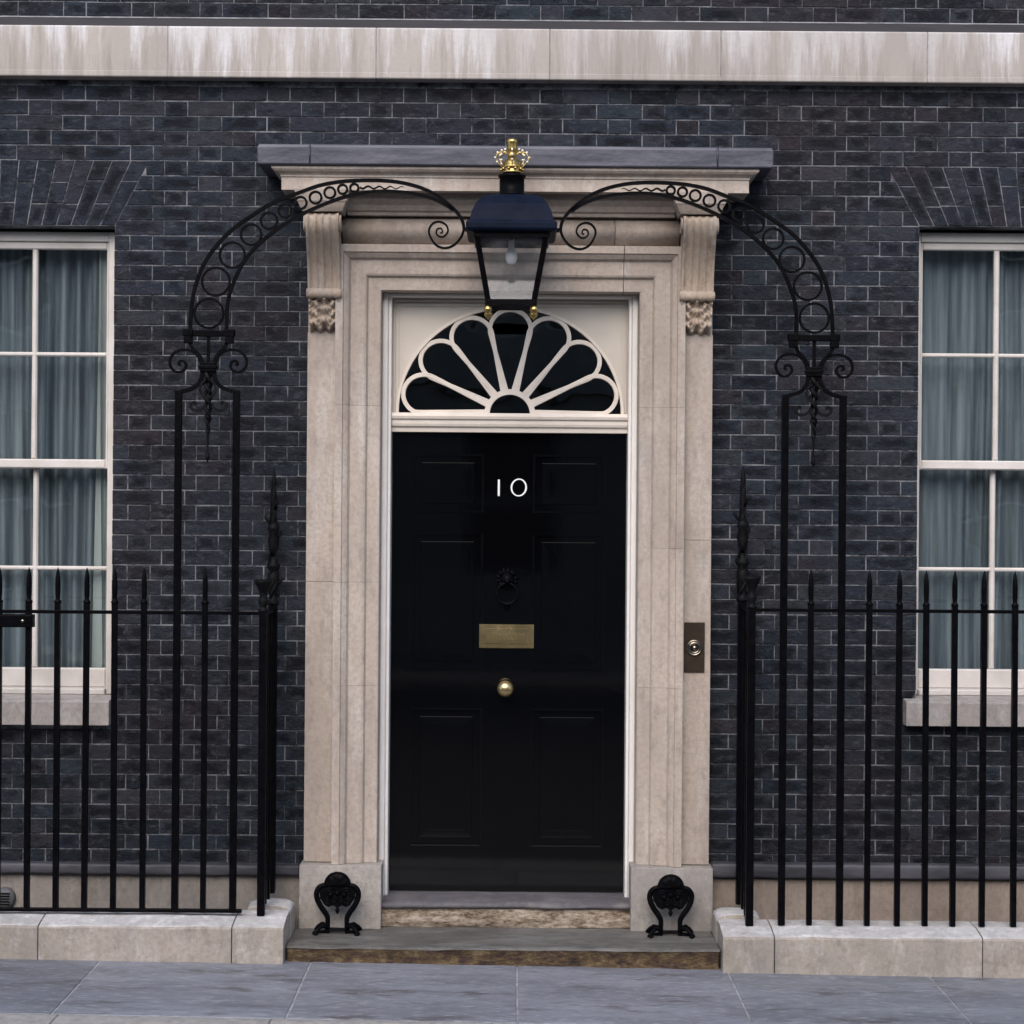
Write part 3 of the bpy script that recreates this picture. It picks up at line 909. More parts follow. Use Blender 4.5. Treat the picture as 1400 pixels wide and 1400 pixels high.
# ------------------------------------------------------------------ door frame, fanlight
FY = .02
frame = MB()
for s in (-1, 1):
    a, b = sorted((s * .581, s * .597)); frame.cbox(a, b, FY + .012, .17, .20, ZH, .004)
    a, b = sorted((s * .5975, s * .6255)); frame.cbox(a, b, FY, .17, .196, ZH, .005)
frame.cbox(-.597, .597, FY + .006, .17, 3.140, ZH - .001, .004)
dframe = frame.build('door_frame', M['white'], house, bevel=.001, base=(0, .1, .2))
tz0, tz1 = 2.481, 2.575
tr = MB()
tr.profile_x([(.16, tz0), (FY + .060, tz0), (FY + .058, tz0 + .022), (FY + .046, tz0 + .028), (FY + .042, tz0 + .04), (FY + .042, tz0 + .058), (FY + .032, tz0 + .064), (FY + .028, tz0 + .078), (FY + .038, tz0 + .094), (.16, tz0 + .094)], -.5805, .5805)
tr.build('transom', M['fanbar'], dframe, bevel=.0015)

FC = (0., tz1); FR, FRZ = .560, .530
sp = MB(); N = 72; vs = []; PY = .092
outer = []
for i in range(N + 1):
    a = math.pi * i / N; c, s_ = math.cos(a), math.sin(a)
    hx, hz = .5805, 3.1395 - FC[1]
    k = min(hx / abs(c) if abs(c) > 1e-6 else 9, hz / s_ if s_ > 1e-6 else 9)
    outer.append((FC[0] + c * k, FC[1] + s_ * k))
# snap the two nearest samples to the corners
for sx in (1, -1):
    j = min(range(N + 1), key=lambda i: (outer[i][0] - sx * .5805) ** 2 + (outer[i][1] - 3.1395) ** 2); outer[j] = (sx * .5805, 3.1395)
inner = [(FC[0] + FR * math.cos(math.pi * i / N), FC[1] + FRZ * math.sin(math.pi * i / N)) for i in range(N + 1)]
vs = [(x, PY, z) for x, z in outer] + [(x, PY, z) for x, z in inner] + [(x, PY + .03, z) for x, z in inner]
n1 = N + 1
fs = [(i, i + 1, n1 + i + 1, n1 + i) for i in range(N)] + [(n1 + i, n1 + i + 1, 2 * n1 + i + 1, 2 * n1 + i) for i in range(N)]
sp.add(vs, fs, False); sp.build('spandrel_panel', M['cream'], dframe)
sb = MB()                              # bead round the panel
sb.bar([(-.552, 2.58), (-.552, 3.108), (.552, 3.108), (.552, 2.58)], .008, PY - .006, PY + .002)
sb.bar([(-.569, 2.58), (-.569, 3.126), (.569, 3.126), (.569, 2.58)], .006, PY - .010, PY + .002)
sb.build('panel_bead', M['cream'], dframe)
rim = MB().bar([(FC[0] + (FR - .005) * math.cos(math.pi * i / N), FC[1] + (FRZ - .005) * math.sin(math.pi * i / N)) for i in range(N + 1)], .014, PY - .012, PY + .03)
rim.build('fanlight_rim', M['fanbar'], dframe)
gl = MB(); gp = [(FC[0] + FR * math.cos(math.pi * i / 40), FC[1] + FRZ * math.sin(math.pi * i / 40)) for i in range(41)]
gl.add([(x, PY + .032, z) for x, z in gp], [tuple(range(41))]); gl.build('fanlight_glass', M['fanglass'], dframe)
KZ = .955
def fz(x, z): return (FC[0] + x, FC[1] + z * KZ)
MB().bar([fz(*p) for p in arc(0, 0, .112, 0, 180, 28)], .026, PY - .010, PY + .024).build('fanlight_hub', M['fanbar'], dframe)
for k in range(7):
    a = 180 / 7 * (k + .5); half = 180 / 14
    rc = .436; rad = .101; dy = .002 * (k % 2)
    ux, uz = math.cos(R(a)), math.sin(R(a)); nx_, nz_ = -uz, ux
    # straight sides run from the hub to the rounded head
    off0 = .0185
    pts = []
    p0 = (ux * .118 + nx_ * -off0 * .55, uz * .118 + nz_ * -off0 * .55)
    side = lambda sg: (ux * .122 + nx_ * sg * .0185, uz * .122 + nz_ * sg * .0185)
    tang = math.degrees(math.asin(min(1, (rad - .0185) / (rc - .122))))
    pts.append(side(-1))
    a0 = a - 90 - (-tang) ; 
    for i in range(23):
        b = (a - 90 - tang) + (180 + 2 * tang) * i / 22
        pts.append((ux * rc + rad * 1.0 * math.cos(R(b)), uz * rc + rad * math.sin(R(b))))
    pts.append(side(1))
    pts = [(x, max(z, .004)) for x, z in pts]
    MB().bar([fz(*p) for p in pts], .0215, PY - .008 + dy, PY + .024 + dy).build('fanlight_petal', M['fanbar'], dframe, bevel=.002, angle=60)
# hall behind the fanlight
hall = MB(); X, Y, Z = (-.7, .7), (.34, 2.2), (2.3, 3.3)
vs = [(x, y, z) for z in Z for y in Y for x in X]
hall.add(vs, [(0, 1, 3, 2), (4, 6, 7, 5), (2, 3, 7, 6), (0, 2, 6, 4), (1, 5, 7, 3)]); hall.build('hall_interior', M['dark'], house)

# ------------------------------------------------------------------ the door
DY = .128; DZ0, DZ1 = .212, tz0 - .004
door = MB()
cols = [(-.478, -.128), (.118, .474)]; rows = [(.432, 1.118), (1.302, 1.985), (2.085, 2.376)]
door.box(-.579, .579, DY + .018, DY + .05, DZ0, DZ1)
for a, b in ((-.579, -.478), (-.128, .118), (.474, .579)): door.box(a, b, DY, DY + .0175, DZ0, DZ1)
for a, b in ((DZ0, .432), (1.118, 1.302), (1.985, 2.085), (2.376, DZ1)):
    for c in cols: door.box(c[0], c[1], DY, DY + .0175, a, b)
door_o = door.build('front_door', M['door'], house, base=(0, DY, DZ0))
for c in cols:
    for r in rows:
        p = MB()
        def ring(i): return [(c[0] + i, r[0] + i), (c[1] - i, r[0] + i), (c[1] - i, r[1] - i), (c[0] + i, r[1] - i)]
        L = [(0, DY + .0176), (0, DY - .001), (.0015, DY - .0025), (.011, DY - .0028), (.0115, DY + .008), (.044, DY + .008), (.0455, DY + .0028), (.080, DY + .0016), (.082, DY + .0015)]
        vs = []
        for i, y in L: vs += [(x, y, z) for x, z in ring(i)]
        fs = []
        for i in range(len(L) - 1):
            for k in range(4): fs.append((4 * i + k, 4 * i + (k + 1) % 4, 4 * i + 4 + (k + 1) % 4, 4 * i + 4 + k))
        fs.append(tuple(4 * (len(L) - 1) + k for k in range(4)))
        p.add(vs, fs).build('door_panel', M['door'], door_o)
# letter plate
lx0, lz0 = at(655, 886, DY - .01); lx1, lz1 = at(730, 854, DY - .01)
lp = MB().cbox(lx0, lx1, DY - .014, DY - .0005, lz0, lz1, .003); lpo = lp.build('letter_plate', M['brass'], door_o)
MB().cbox(lx0 + .028, lx1 - .028, DY - .0185, DY - .0142, lz0 + .022, lz1 - .020, .002).build('letter_flap', M['brass'], lpo)
def lettering(txt, x, z, size, y, mat, parent, name, depth=.001):
    cu = bpy.data.curves.new(name, 'FONT'); cu.body = txt; cu.size = size; cu.align_x = 'CENTER'; cu.extrude = depth
    cu.space_character = 1.1
    t = bpy.data.objects.new(name, cu); COL.objects.link(t)
    dg = bpy.context.evaluated_depsgraph_get(); me = bpy.data.meshes.new_from_object(t.evaluated_get(dg))
    bpy.data.objects.remove(t); bpy.data.curves.remove(cu)
    me.transform(Matrix.Translation(Vector((x, y, z)) - origin_of(parent)) @ Matrix.Rotation(R(90), 4, 'X'))
    me.materials.clear(); me.materials.append(mat)
    return put(name, me, parent)
lcx = (lx0 + lx1) / 2; lcz = (lz0 + lz1) / 2
lettering('FIRST LORD OF THE', lcx, lcz + .006, .019, DY - .0188, M['engraved'], lpo, 'engraving', .0004)
lettering('TREASURY', lcx, lcz - .018, .019, DY - .0188, M['engraved'], lpo, 'engraving', .0004)
# knob
kx, kz = at(691, 940, DY)
MB().lathe((kx, DY, kz), [(.030, 0), (.030, .006), (.018, .010), (.014, .030), (.022, .038), (.036, .052), (.041, .068), (.039, .082), (.029, .094), (.014, .102), (.0005, .103)], 32, 'Y').build('door_knob', M['brass'], door_o)
# numerals: a plain stroke and a slightly tilted ring
nx0, nz0 = at(682, 667, DY)
MB().cbox(nx0 - .0052, nx0 + .0052, DY - .006, DY - .0005, nz0 - .041, nz0 + .041, .0015).build('numeral_one', M['enamel'], door_o)
ox, oz = at(709.3, 666.5, DY)
ro, ri = [], []
tl = R(-6)
for i in range(48):
    a = 2 * math.pi * i / 48
    def pt(rx, rz):
        x, z = rx * math.cos(a), rz * math.sin(a)
        return (ox + x * math.cos(tl) - z * math.sin(tl), oz + x * math.sin(tl) + z * math.cos(tl))
    ro.append(pt(.0405, .0445)); ri.append(pt(.0318, .0385))
vs = [(x, DY - .006, z) for x, z in ro] + [(x, DY - .006, z) for x, z in ri] + [(x, DY - .0005, z) for x, z in ro] + [(x, DY - .0005, z) for x, z in ri]
fs = []
for i in range(48):
    j = (i + 1) % 48; fs += [(i, j, 48 + j, 48 + i), (i, 96 + i, 96 + j, j), (48 + i, 48 + j, 144 + j, 144 + i)]
MB().add(vs, fs).build('numeral_zero', M['enamel'], door_o)
# lion-head knocker with ring
hx_, hz_ = at(693.5, 792, DY)
kn = MB().lathe((hx_, DY, hz_), [(.040, 0), (.040, .010), (.034, .022), (.026, .038), (.016, .048), (.0005, .052)], 20, 'Y')
for i in range(14):                    # mane locks
    a = 2 * math.pi * i / 14
    kn.tube([(hx_ + .030 * math.cos(a), DY - .012, hz_ + .030 * math.sin(a)), (hx_ + .045 * math.cos(a + .2), DY - .016, hz_ + .045 * math.sin(a + .2)), (hx_ + .056 * math.cos(a + .1), DY - .004, hz_ + .056 * math.sin(a + .1))], .008, 6, [.010, .009, .003])
kn.ball((hx_, DY - .052, hz_ - .008), .013, 10)
for s in (-1, 1): kn.ball((hx_ + s * .016, DY - .044, hz_ + .010), .006, 8); kn.ball((hx_ + s * .028, DY - .028, hz_ + .030), .010, 8)
kno = kn.build('door_knocker', M['iron'], door_o)
rg = [(hx_ + .050 * math.sin(a) * (1.0), DY - .035, hz_ - .070 - .052 * math.cos(a)) for a in [2 * math.pi * i / 28 for i in range(28)]]
MB().tube(rg, .0075, 8, closed=True).build('knocker_ring', M['iron'], kno)
MB().lathe((hx_, DY, hz_ - .135), [(.016, 0), (.016, .02), (.010, .028), (.001, .03)], 12, 'Y').build('striking_stud', M['iron'], kno)

# ------------------------------------------------------------------ steps
th = empty('threshold_step', (0, -.05, .08), 'worn grey and brown stone threshold directly under the black door', 'step')
m = MB(); n = 60
prof = [(.16, .206), (.09, .209), (.02, .207), (-.06, .203), (-.086, .198), (-.098, .188), (-.096, .176), (-.080, .170)]
low = [(-.080, .168), (-.086, .145), (-.096, .12), (-.093, .098), (-.088, .080)]
from mathutils import noise as mn
def wavy(prof, x0, x1, n, amt, sd):
    vs = []
    for i in range(n + 1):
        x = x0 + (x1 - x0) * i / n
        for k, (y, z) in enumerate(prof):
            q = Vector((x * 7 + sd, k * .9, sd)); e = amt * (0 if k in (0,) else 1)
            vs.append((x, y + e * mn.noise(q), z + e * .7 * mn.noise(q + Vector((0, 5, 3)))))
    c = len(prof)
    return vs, [(i * c + k, i * c + k + 1, (i + 1) * c + k + 1, (i + 1) * c + k) for i in range(n) for k in range(c - 1)]
v_, f_ = wavy(prof, -.6235, .6235, n, .008, 1); m.add(v_, f_, True); m.build('tread', M['threshold'], th)
v_, f_ = wavy(low, -.6, .6, n, .010, 6); MB().add(v_, f_, True).build('riser', M['threshold_face'], th)
MB().box(-.59, .59, -.06, .16, .079, .14).build('core', M['threshold_face'], th)

st = empty('door_step', (0, -.3, 0), 'broad worn stone step with rusty brown riser between the two kerb walls', 'step')
m = MB(); n = 110
ptop = [(.0, .080), (-.12, .080), (-.25, .082), (-.38, .084), (-.50, .088), (-.538, .087), (-.545, .079)]
v_, f_ = wavy(ptop, -1.005, .985, n, .007, 3); m.add(v_, f_, True); m.build('tread', M['step'], st)
plow = [(-.545, .079), (-.538, .060), (-.528, .025), (-.53, .005), (-.532, -.04)]
v_, f_ = wavy(plow, -1.0, .98, n, .013, 9); MB().add(v_, f_, True).build('riser', M['riser'], st)

# ------------------------------------------------------------------ kerb walls round the areas
CF, CB = -.585, -.33
def kerb_wall(s, name, label, xs, ztop_front, ret):
    w = empty(name, (ret[1] if s < 0 else ret[0], CF, 0), label, 'kerb wall')
    for i, (a, b) in enumerate(zip(xs, xs[1:])):
        bm = bmesh.new()
        prof = [(CF, -.06), (CF, ztop_front - .012), (CF + .006, ztop_front - .003), (CF + .016, ztop_front + .001), (CF + .13, ztop_front + .022), (CB - .01, ztop_front + .024), (CB, ztop_front + .015), (CB, -.5)]
        n = 16; vs = []
        g = .0018
        for k in range(n + 1):
            x = a + g + (b - a - 2 * g) * k / n
            for j, (y, z) in enumerate(prof):
                q = Vector((x * 6, j * .8, s * 3 + i)); e = .005 if 0 < j < 7 else 0
                vs.append((x, y + e * mn.noise(q), z + e * mn.noise(q + Vector((3, 1, 8)))))
        c = len(prof)
        fs = [(k * c + j, k * c + j + 1, (k + 1) * c + j + 1, (k + 1) * c + j) for k in range(n) for j in range(c - 1)]
        fs += [tuple(range(c)), tuple(n * c + j for j in range(c))]
        bm.free()
        mb = MB().add(vs, fs, False)
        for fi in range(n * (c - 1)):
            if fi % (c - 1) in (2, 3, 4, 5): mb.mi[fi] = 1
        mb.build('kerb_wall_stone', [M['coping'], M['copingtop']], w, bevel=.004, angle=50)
    # the return towards the house, with a rounded swept top
    x0, x1 = ret; n = 14; vs = []; sec = 10
    for k in range(n + 1):
        y = CF + .262 + (-.146 - CF - .262) * k / n
        rise = .010 + .030 * math.sin(math.pi * min(1, k / n * 1.1)) 
        row = [(x0, y, -.3)]
        for j in range(sec + 1):
            a = math.pi * (1 - j / sec)
            row.append(((x0 + x1) / 2 + (x1 - x0) / 2 * math.cos(a), y, ztop_front + .002 + rise * .4 + .036 * math.sin(a) ** .6 + .004 * mn.noise(Vector((j * .5, k * .4, s)))))
        row.append((x1, y, -.3)); vs += row
    c = sec + 3
    fs = [(k * c + j, k * c + j + 1, (k + 1) * c + j + 1, (k + 1) * c + j) for k in range(n) for j in range(c - 1)]
    fs += [tuple(range(c)), tuple(n * c + j for j in range(c))]
    mb = MB().add(vs, fs, True)
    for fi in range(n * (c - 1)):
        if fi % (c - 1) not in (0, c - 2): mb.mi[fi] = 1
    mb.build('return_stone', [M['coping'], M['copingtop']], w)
    return w
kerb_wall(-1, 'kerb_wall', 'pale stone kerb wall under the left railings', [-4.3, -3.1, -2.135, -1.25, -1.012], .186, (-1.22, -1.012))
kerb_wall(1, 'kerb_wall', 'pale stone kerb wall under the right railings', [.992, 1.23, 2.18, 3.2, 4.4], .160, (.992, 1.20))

# ------------------------------------------------------------------ railings
RY = -.45
bar_me = {}
def railing_bar_mesh(h, neck):
    m = MB(); w = .0125
    m.box(-w, w, -w, w, 0, h - .165)
    m.lathe((0, 0, h - .170), [(.012, 0), (.0175, .006), (.0175, .013), (.0115, .018), (.0105, .026), (.0125, .045), (.0130, .085), (.0118, .120), (.0075, .148), (.0006, .170)], 8)
    return m
def railing(s, label, bars, z0, z1, ztip, post_x, gname):
    r = empty('area_railing', (post_x, RY, z0), label, 'railing')
    me = None
    for i, x in enumerate(bars):
        if me is None: me = railing_bar_mesh(ztip - z0, 0).mesh('baluster', M['iron'])
        o = put('baluster', me, r, (x - post_x, 0, 0))
        o.rotation_euler = (random.uniform(-.002, .002), random.uniform(-.002, .002), 0)
    xa, xb = sorted((post_x, s * 4.2))
    MB().box(xa, xb, RY - .011, RY + .011, z1 - .008, z1 + .008).build('top_rail', M['iron'], r, bevel=.002)
    if s < 0: MB().box(xa, xb - .09, RY - .013, RY + .013, z0 + .0, z0 + .015).build('bottom_rail', M['iron'], r, bevel=.002)
    # front newel with a cup-shaped cap
    m = MB(); hw = .0175; zb = z0 - (.012 if s < 0 else .006)
    m.box(post_x - hw, post_x + hw, RY - hw, RY + hw, zb, z1 + .004)
    m.build('newel', M['iron'], r, bevel=.003)
    MB().lathe((post_x, RY, z1 + .004), [(.020, 0), (.026, .008), (.018, .018), (.016, .03), (.026, .048), (.022, .060), (.018, .075), (.021, .095), (.030, .118), (.041, .135), (.044, .146), (.040, .152), (.030, .150), (.024, .14), (.001, .138)], 16).build('newel_cup', M['iron_matt'], r)
    # return run back to the wall
    for k, y in enumerate((-.345, -.235)):
        MB().box(post_x - .012, post_x + .012, y - .012, y + .012, z0 + .02, z1 - .008).build('return_bar', M['iron'], r)
    MB().box(post_x - .011, post_x + .011, RY + .0185, -.085, z1 - .012, z1 + .006).build('return_rail', M['iron'], r)
    # rear post and its tall twisted finial
    py = -.10
    MB().box(post_x - .020, post_x + .020, py - .02, py + .02, z0 + .02, z1 + .02).build('rear_post', M['iron'], r, bevel=.003)
    H = .66
    f = MB().lathe((post_x, py, z1 + .02), [(.024, 0), (.030, .012), (.020, .028), (.016, .06), (.024, .09), (.030, .12), (.026, .15), (.016, .165), (.030, .18), (.032, .195), (.018, .21), (.015, .24), (.022, .27), (.028, .31), (.020, .35), (.028, .365), (.028, .38), (.014, .395), (.013, .43), (.018, .47), (.013, .53), (.011, .57), (.014, .585), (.010, .61), (.005, .645), (.0006, H)], 12)
    for t in range(3):                 # twisted leaves up the shaft
        pts = []; rad = []
        for i in range(26):
            u = i / 25; a = 2 * math.pi * (t / 3 + u * 1.6); rr = .024 - .013 * u
            pts.append((post_x + rr * math.cos(a), py + rr * math.sin(a), z1 + .06 + .54 * u)); rad.append(.0068 - .0035 * u)
        f.tube(pts, .005, 6, rad)
    for k in range(6):                 # curled leaf tips
        a = k * 2.3; zz = z1 + .13 + k * .075; rr = .03
        f.tube([(post_x + .012 * math.cos(a), py + .012 * math.sin(a), zz - .02), (post_x + rr * math.cos(a), py + rr * math.sin(a), zz), (post_x + (rr + .014) * math.cos(a), py + (rr + .014) * math.sin(a), zz + .018), (post_x + (rr + .006) * math.cos(a), py + (rr + .006) * math.sin(a), zz + .028)], .005, 6, [.008, .008, .006, .002])
    f.build('finial', M['iron_matt'], r)
    return r
def bx(px, y=1050): return at(px, y, RY)[0]
LP = bx(358, 1100); RP = bx(1025.5, 1100)
lb = [bx(p) for p in (-42 - 82, -42 - 41, -42, -2.5, 38, 77.5, 116.5, 156, 196, 279)]
rb = [bx(p) for p in (1107.5, 1186.5, 1227.5, 1265.5, 1303.5, 1343.5, 1386.5, 1427, 1467, 1507)]
lrail = railing(-1, 'black iron area railing on the left kerb wall with a latch box', lb, .222, 1.611, 1.818, LP, 'l')
rrail = railing(1, 'black iron area railing on the right kerb wall beside the bell plate', rb, .186, 1.645, 1.835, RP, 'r')
# latch box on the left rail
a, z = at(-60, 857, RY - .02); b, z2 = at(45, 842, RY - .02)
MB().cbox(a, b, RY - .03, RY + .022, z, z2 + .006, .004).build('latch_box', M['iron'], lrail, bevel=.002)
c, zc_ = at(31, 849, RY - .03)
MB().lathe((c, RY - .03, zc_), [(.009, 0), (.009, .004), (.005, .007), (.0005, .008)], 12, 'Y').build('latch_bolt', M['chrome'], lrail)

# ------------------------------------------------------------------ overthrow (lamp arch)
over = empty('lamp_overthrow', (.011, RY, .2), 'black wrought iron arch with ring pattern carrying the lantern over the door', 'lamp bracket')
MX = .012
O_px = [(260, 451), (263, 411), (273, 374), (288.6, 345.7), (314, 317), (343, 296), (374, 277), (408, 264), (440, 253), (478.6, 247.4), (530, 247.4), (568.6, 254.6), (597, 267.4), (620, 285.4), (631.6, 300.9), (634.5, 313.7)]
I_px = [(310, 451), (311, 417), (318.6, 388.6), (334, 357), (357, 331), (388, 307), (417, 291), (447.7, 277.7), (478.6, 267.4), (517, 261.8), (555.7, 263.6), (586.6, 270), (607, 279), (620, 288)]
S_px = [(634.5, 313.7), (630, 325), (620, 335.6), (607, 339.4), (594.5, 333.5), (586.5, 318), (590.5, 307), (600, 303.2), (609.5, 307.5), (612.5, 316), (607, 323.5), (600.5, 323.5), (596.5, 319), (598, 313.5), (603, 312.5), (605, 317), (602, 319)]
C_px = [(285.7, 428.5, 21.5), (295.2, 385, 20.6), (317.6, 348.8, 18.8), (343.5, 321, 15.6), (368, 302, 12.8), (390, 288.5, 10.5), (411, 277.5, 9.8), (431.5, 270.3, 9.6), (451, 263.6, 9.0), (468.5, 259.0, 7.8), (484.5, 257.2, 7.2)]
SC = FPX / (RY - CAMY)
def side(pts, s):
    P = [at(x, y, RY) for x, y in pts]
    return P if s < 0 else [(MX - x, z) for x, z in P]
for s in (-1, 1):
    MB().bar(smooth_line(side(O_px, s), 6), .0150, RY - .011, RY + .011, smooth=False).build('arch_rail', M['iron'], over)
    MB().bar(smooth_line(side(I_px, s), 6), .0150, RY - .011, RY + .011).build('arch_rail', M['iron'], over)
    sp_ = smooth_line(side(S_px, s), 6); nn = len(sp_)
    MB().bar(sp_, .0115, RY - .008, RY + .008, taper=[1 - .45 * i / nn for i in range(nn)]).build('end_scroll', M['iron'], over)
    for (x, y, r) in C_px:
        (cx, cz), = side([(x, y)], s); rr = (r - 1.6) / SC
        MB().bar(arc(cx, cz, rr, 0, 360 - 360 / 26, 25), .0105, RY - .007, RY + .007, closed=True).build('ring', M['iron'], over)
    # twisted infill beyond the rings
    pts = [(492 + i * 2.3, 256.5 + 1.7 * math.sin(i * .95) + (i - 13) * .02) for i in range(27)]
    MB().bar(side(pts, s), .0095, RY - .005, RY + .005, taper=[1 - .7 * i / 26 for i in range(27)]).build('wavy_infill', M['iron'], over)
    # lug that grips the lantern
    (x1, z1_), = side([(636, 314)], s)
    MB().box(min(x1, x1 - s * .035), max(x1, x1 - s * .035), RY - .012, RY + .012, z1_ - .009, z1_ + .009).build('lug', M['iron'], over)
    # cross bar and end blocks
    m = MB()
    A, B = side([(250.5, 455)], s)[0], side([(321, 455)], s)[0]
    xa, xb = sorted((A[0], B[0]))
    m.box(xa, xb, RY - .016, RY + .016, A[1] - .016, A[1] + .012)
    for e in (xa + .024, xb - .024): m.box(e - .019, e + .019, RY - .019, RY + .019, A[1] - .048, A[1] - .0165); m.box(e - .024, e + .024, RY - .022, RY + .022, A[1] - .0158, A[1] + .016)
    m.build('cross_bar', M['iron'], over, bevel=.002)
    # shoulders, collar, side scrolls
    for mir in (0, 1):
        def mm(pts): return pts if not mir else [(569.6 - x, y) for x, y in pts]
        MB().bar(smooth_line(side(mm([(259.5, 468), (263, 476), (271, 484), (276.5, 494), (277.5, 508)]), s), 5), .015, RY - .010, RY + .010).build('shoulder_bar', M['iron'], over)
        MB().bar(smooth_line(side(mm([(276.5, 505), (274.5, 496), (268, 484), (256, 478.5), (242, 480.5), (233.5, 489), (233, 500), (239.5, 508), (249, 508), (254.5, 501), (252, 494.5), (246, 494), (244.5, 498), (247.5, 499.5)]), s), 5), .0115, RY - .008, RY + .008).build('side_scroll', M['iron'], over)
        m = MB(); m.bar(smooth_line(side(mm([(277, 507), (275.5, 518), (269.5, 527), (261, 532), (253, 534.5), (245.5, 536)]), s), 5), .018, RY - .010, RY + .010); m.build('neck_bar', M['iron'], over)
        MB().bar(smooth_line(side(mm([(281.5, 552), (276, 559), (268, 561.5), (261.5, 558), (261, 552), (266, 550), (266, 554)]), s), 5), .0125, RY - .008, RY + .008, taper=None).build('hanging_leaf', M['iron_matt'], over)
        MB().bar(smooth_line(side(mm([(284, 545), (275, 537), (275.5, 526), (282, 519)]), s), 5), .010, RY - .018, RY - .008).build('hanging_leaf', M['iron_matt'], over)
    (cx, cz), = side([(284.8, 502)], s)
    m = MB(); m.box(cx - .036, cx + .036, RY - .018, RY + .018, cz - .022, cz + .022); m.box(cx - .042, cx + .042, RY - .021, RY + .021, cz - .008, cz + .008); m.build('collar', M['iron'], over, bevel=.003)
    MB().box(cx - .007, cx + .007, RY - .007, RY + .007, cz + .022, A[1] - .0165).build('centre_bar', M['iron'], over)
    # twisted pendant
    m = MB(); zt = cz - .022
    for t in range(2):
        pts = []; rad = []
        for i in range(60):
            u = i / 59; a = 2 * math.pi * (t / 2 + u * 3.5); rr = (.015 * math.sin(math.pi * min(1, u * 1.15 + .08)) ** .5 + .001) * (1 - .45 * u)
            pts.append((cx + rr * math.cos(a), RY + rr * math.sin(a), zt - .375 * u)); rad.append(.0115 - .0075 * u)
        m.tube(pts, .006, 6, rad)
    m.lathe((cx, RY, zt - .42), [(.0005, 0), (.011, .02), (.006, .05)], 8)
    for zz, k in ((.13, 1.), (.21, .8), (.28, .6)): m.ball((cx, RY, zt - zz), .017 * k, 8)
    m.build('twisted_pendant', M['iron_matt'], over)
    # standards
    for px in (244.4, 323.6):
        (x, z), = side([(px, 534)], s)
        zb = .222 if s < 0 else .186
        m = MB(); m.box(x - .0155, x + .0155, RY - .0155, RY + .0155, zb, z)
        m.build('standard', M['iron'], over, bevel=.002)
if s < 0 and px > 300: MB().lathe((x, RY, 1.99), [(.016, 0), (.026, .012), (.028, .022), (.024, .034), (.016, .044)], 14).build('standard_knob', M['iron'], over)

# ------------------------------------------------------------------ lantern
LX = at(699.3, 330, RY)[0]
lan = empty('street_lantern', (LX, RY, 3.05), 'black four-sided lantern with gilded crown hanging in front of the door', 'lantern')
def sq(levels, cap=True):
    m = MB(); vs = []
    for h, z in levels: vs += [(LX - h, RY - h, z), (LX + h, RY - h, z), (LX + h, RY + h, z), (LX - h, RY + h, z)]
    fs = []
    for i in range(len(levels) - 1):
        for k in range(4): fs.append((4 * i + k, 4 * i + (k + 1) % 4, 4 * i + 4 + (k + 1) % 4, 4 * i + 4 + k))
    if cap: fs += [(3, 2, 1, 0), tuple(4 * (len(levels) - 1) + k for k in range(4))]
    return m.add(vs, fs)
sq([(.178, 3.362), (.200, 3.368), (.207, 3.378), (.207, 3.402), (.200, 3.412), (.192, 3.414), (.189, 3.425), (.180, 3.46), (.163, 3.497), (.140, 3.525), (.112, 3.542), (.085, 3.549), (.070, 3.553)]).build('roof', M['roofblue'], lan, bevel=.002, angle=25)
MB().lathe((LX, RY, 3.552), [(.064, 0), (.064, .012), (.058, .016), (.058, .084), (.064, .088), (.064, .098), (.045, .104), (.001, .106)], 24).build('chimney', M['iron'], lan)
zt, zb, ht, hb = 3.360, 3.062, .172, .118
def leg(sx, sy):
    w = .0125; vs = []
    for h, z in ((hb, zb), (ht, zt)):
        cx, cy = LX + sx * (h - w), RY + sy * (h - w)
        vs += [(cx - w, cy - w, z), (cx + w, cy - w, z), (cx + w, cy + w, z), (cx - w, cy + w, z)]
    return MB().add(vs, [(0, 1, 2, 3), (7, 6, 5, 4), (0, 4, 5, 1), (1, 5, 6, 2), (2, 6, 7, 3), (3, 7, 4, 0)])
for sx in (-1, 1):
    for sy in (-1, 1): leg(sx, sy).build('corner_bar', M['iron'], lan, bevel=.002)
for nm, h, z0_, z1_ in (('upper_frame', ht, zt - .022, zt + .003), ('lower_frame', hb, zb - .024, zb + .002)):
    w = .016; m = MB()
    m.box(LX - h, LX + h, RY - h - .001, RY - h + w, z0_, z1_); m.box(LX - h, LX + h, RY + h - w, RY + h + .001, z0_, z1_)
    m.box(LX - h - .001, LX - h + w, RY - h + w, RY + h - w, z0_, z1_); m.box(LX + h - w, LX + h + .001, RY - h + w, RY + h - w, z0_, z1_)
    m.build(nm, M['iron'], lan, bevel=.002)
i0, i1 = .010, .010
for k in range(4):
    a = math.pi / 2 * k
    def rot(x, y): return (LX + x * math.cos(a) - y * math.sin(a), RY + x * math.sin(a) + y * math.cos(a))
    vs = []
    for h, z in ((hb, zb), (ht, zt - .005)):
        for sx in (-1, 1):
            x, y = rot(sx * (h - .02), -(h - .012)); vs.append((x, y, z))
    MB().add(vs, [(0, 1, 3, 2)]).build('lantern_pane', M['lampglass'], lan)
for sx in (-1, 1):
    for sy in (-1, 1):
        c = (LX + sx * (hb - .012), RY + sy * (hb - .012), zb - .044)
        b_ = MB().ball(c, .0195, 14); b_.lathe((c[0], c[1], c[2] - .028), [(.001, 0), (.006, .008), (.004, .014)], 8); b_.build('ball_finial', M['gold'], lan)
MB().lathe((LX, RY, 3.235), [(.004, 0), (.020, .008), (.027, .03), (.026, .055), (.015, .08), (.013, .10), (.013, .13)], 14).build('mantle', M['bulb'], lan)
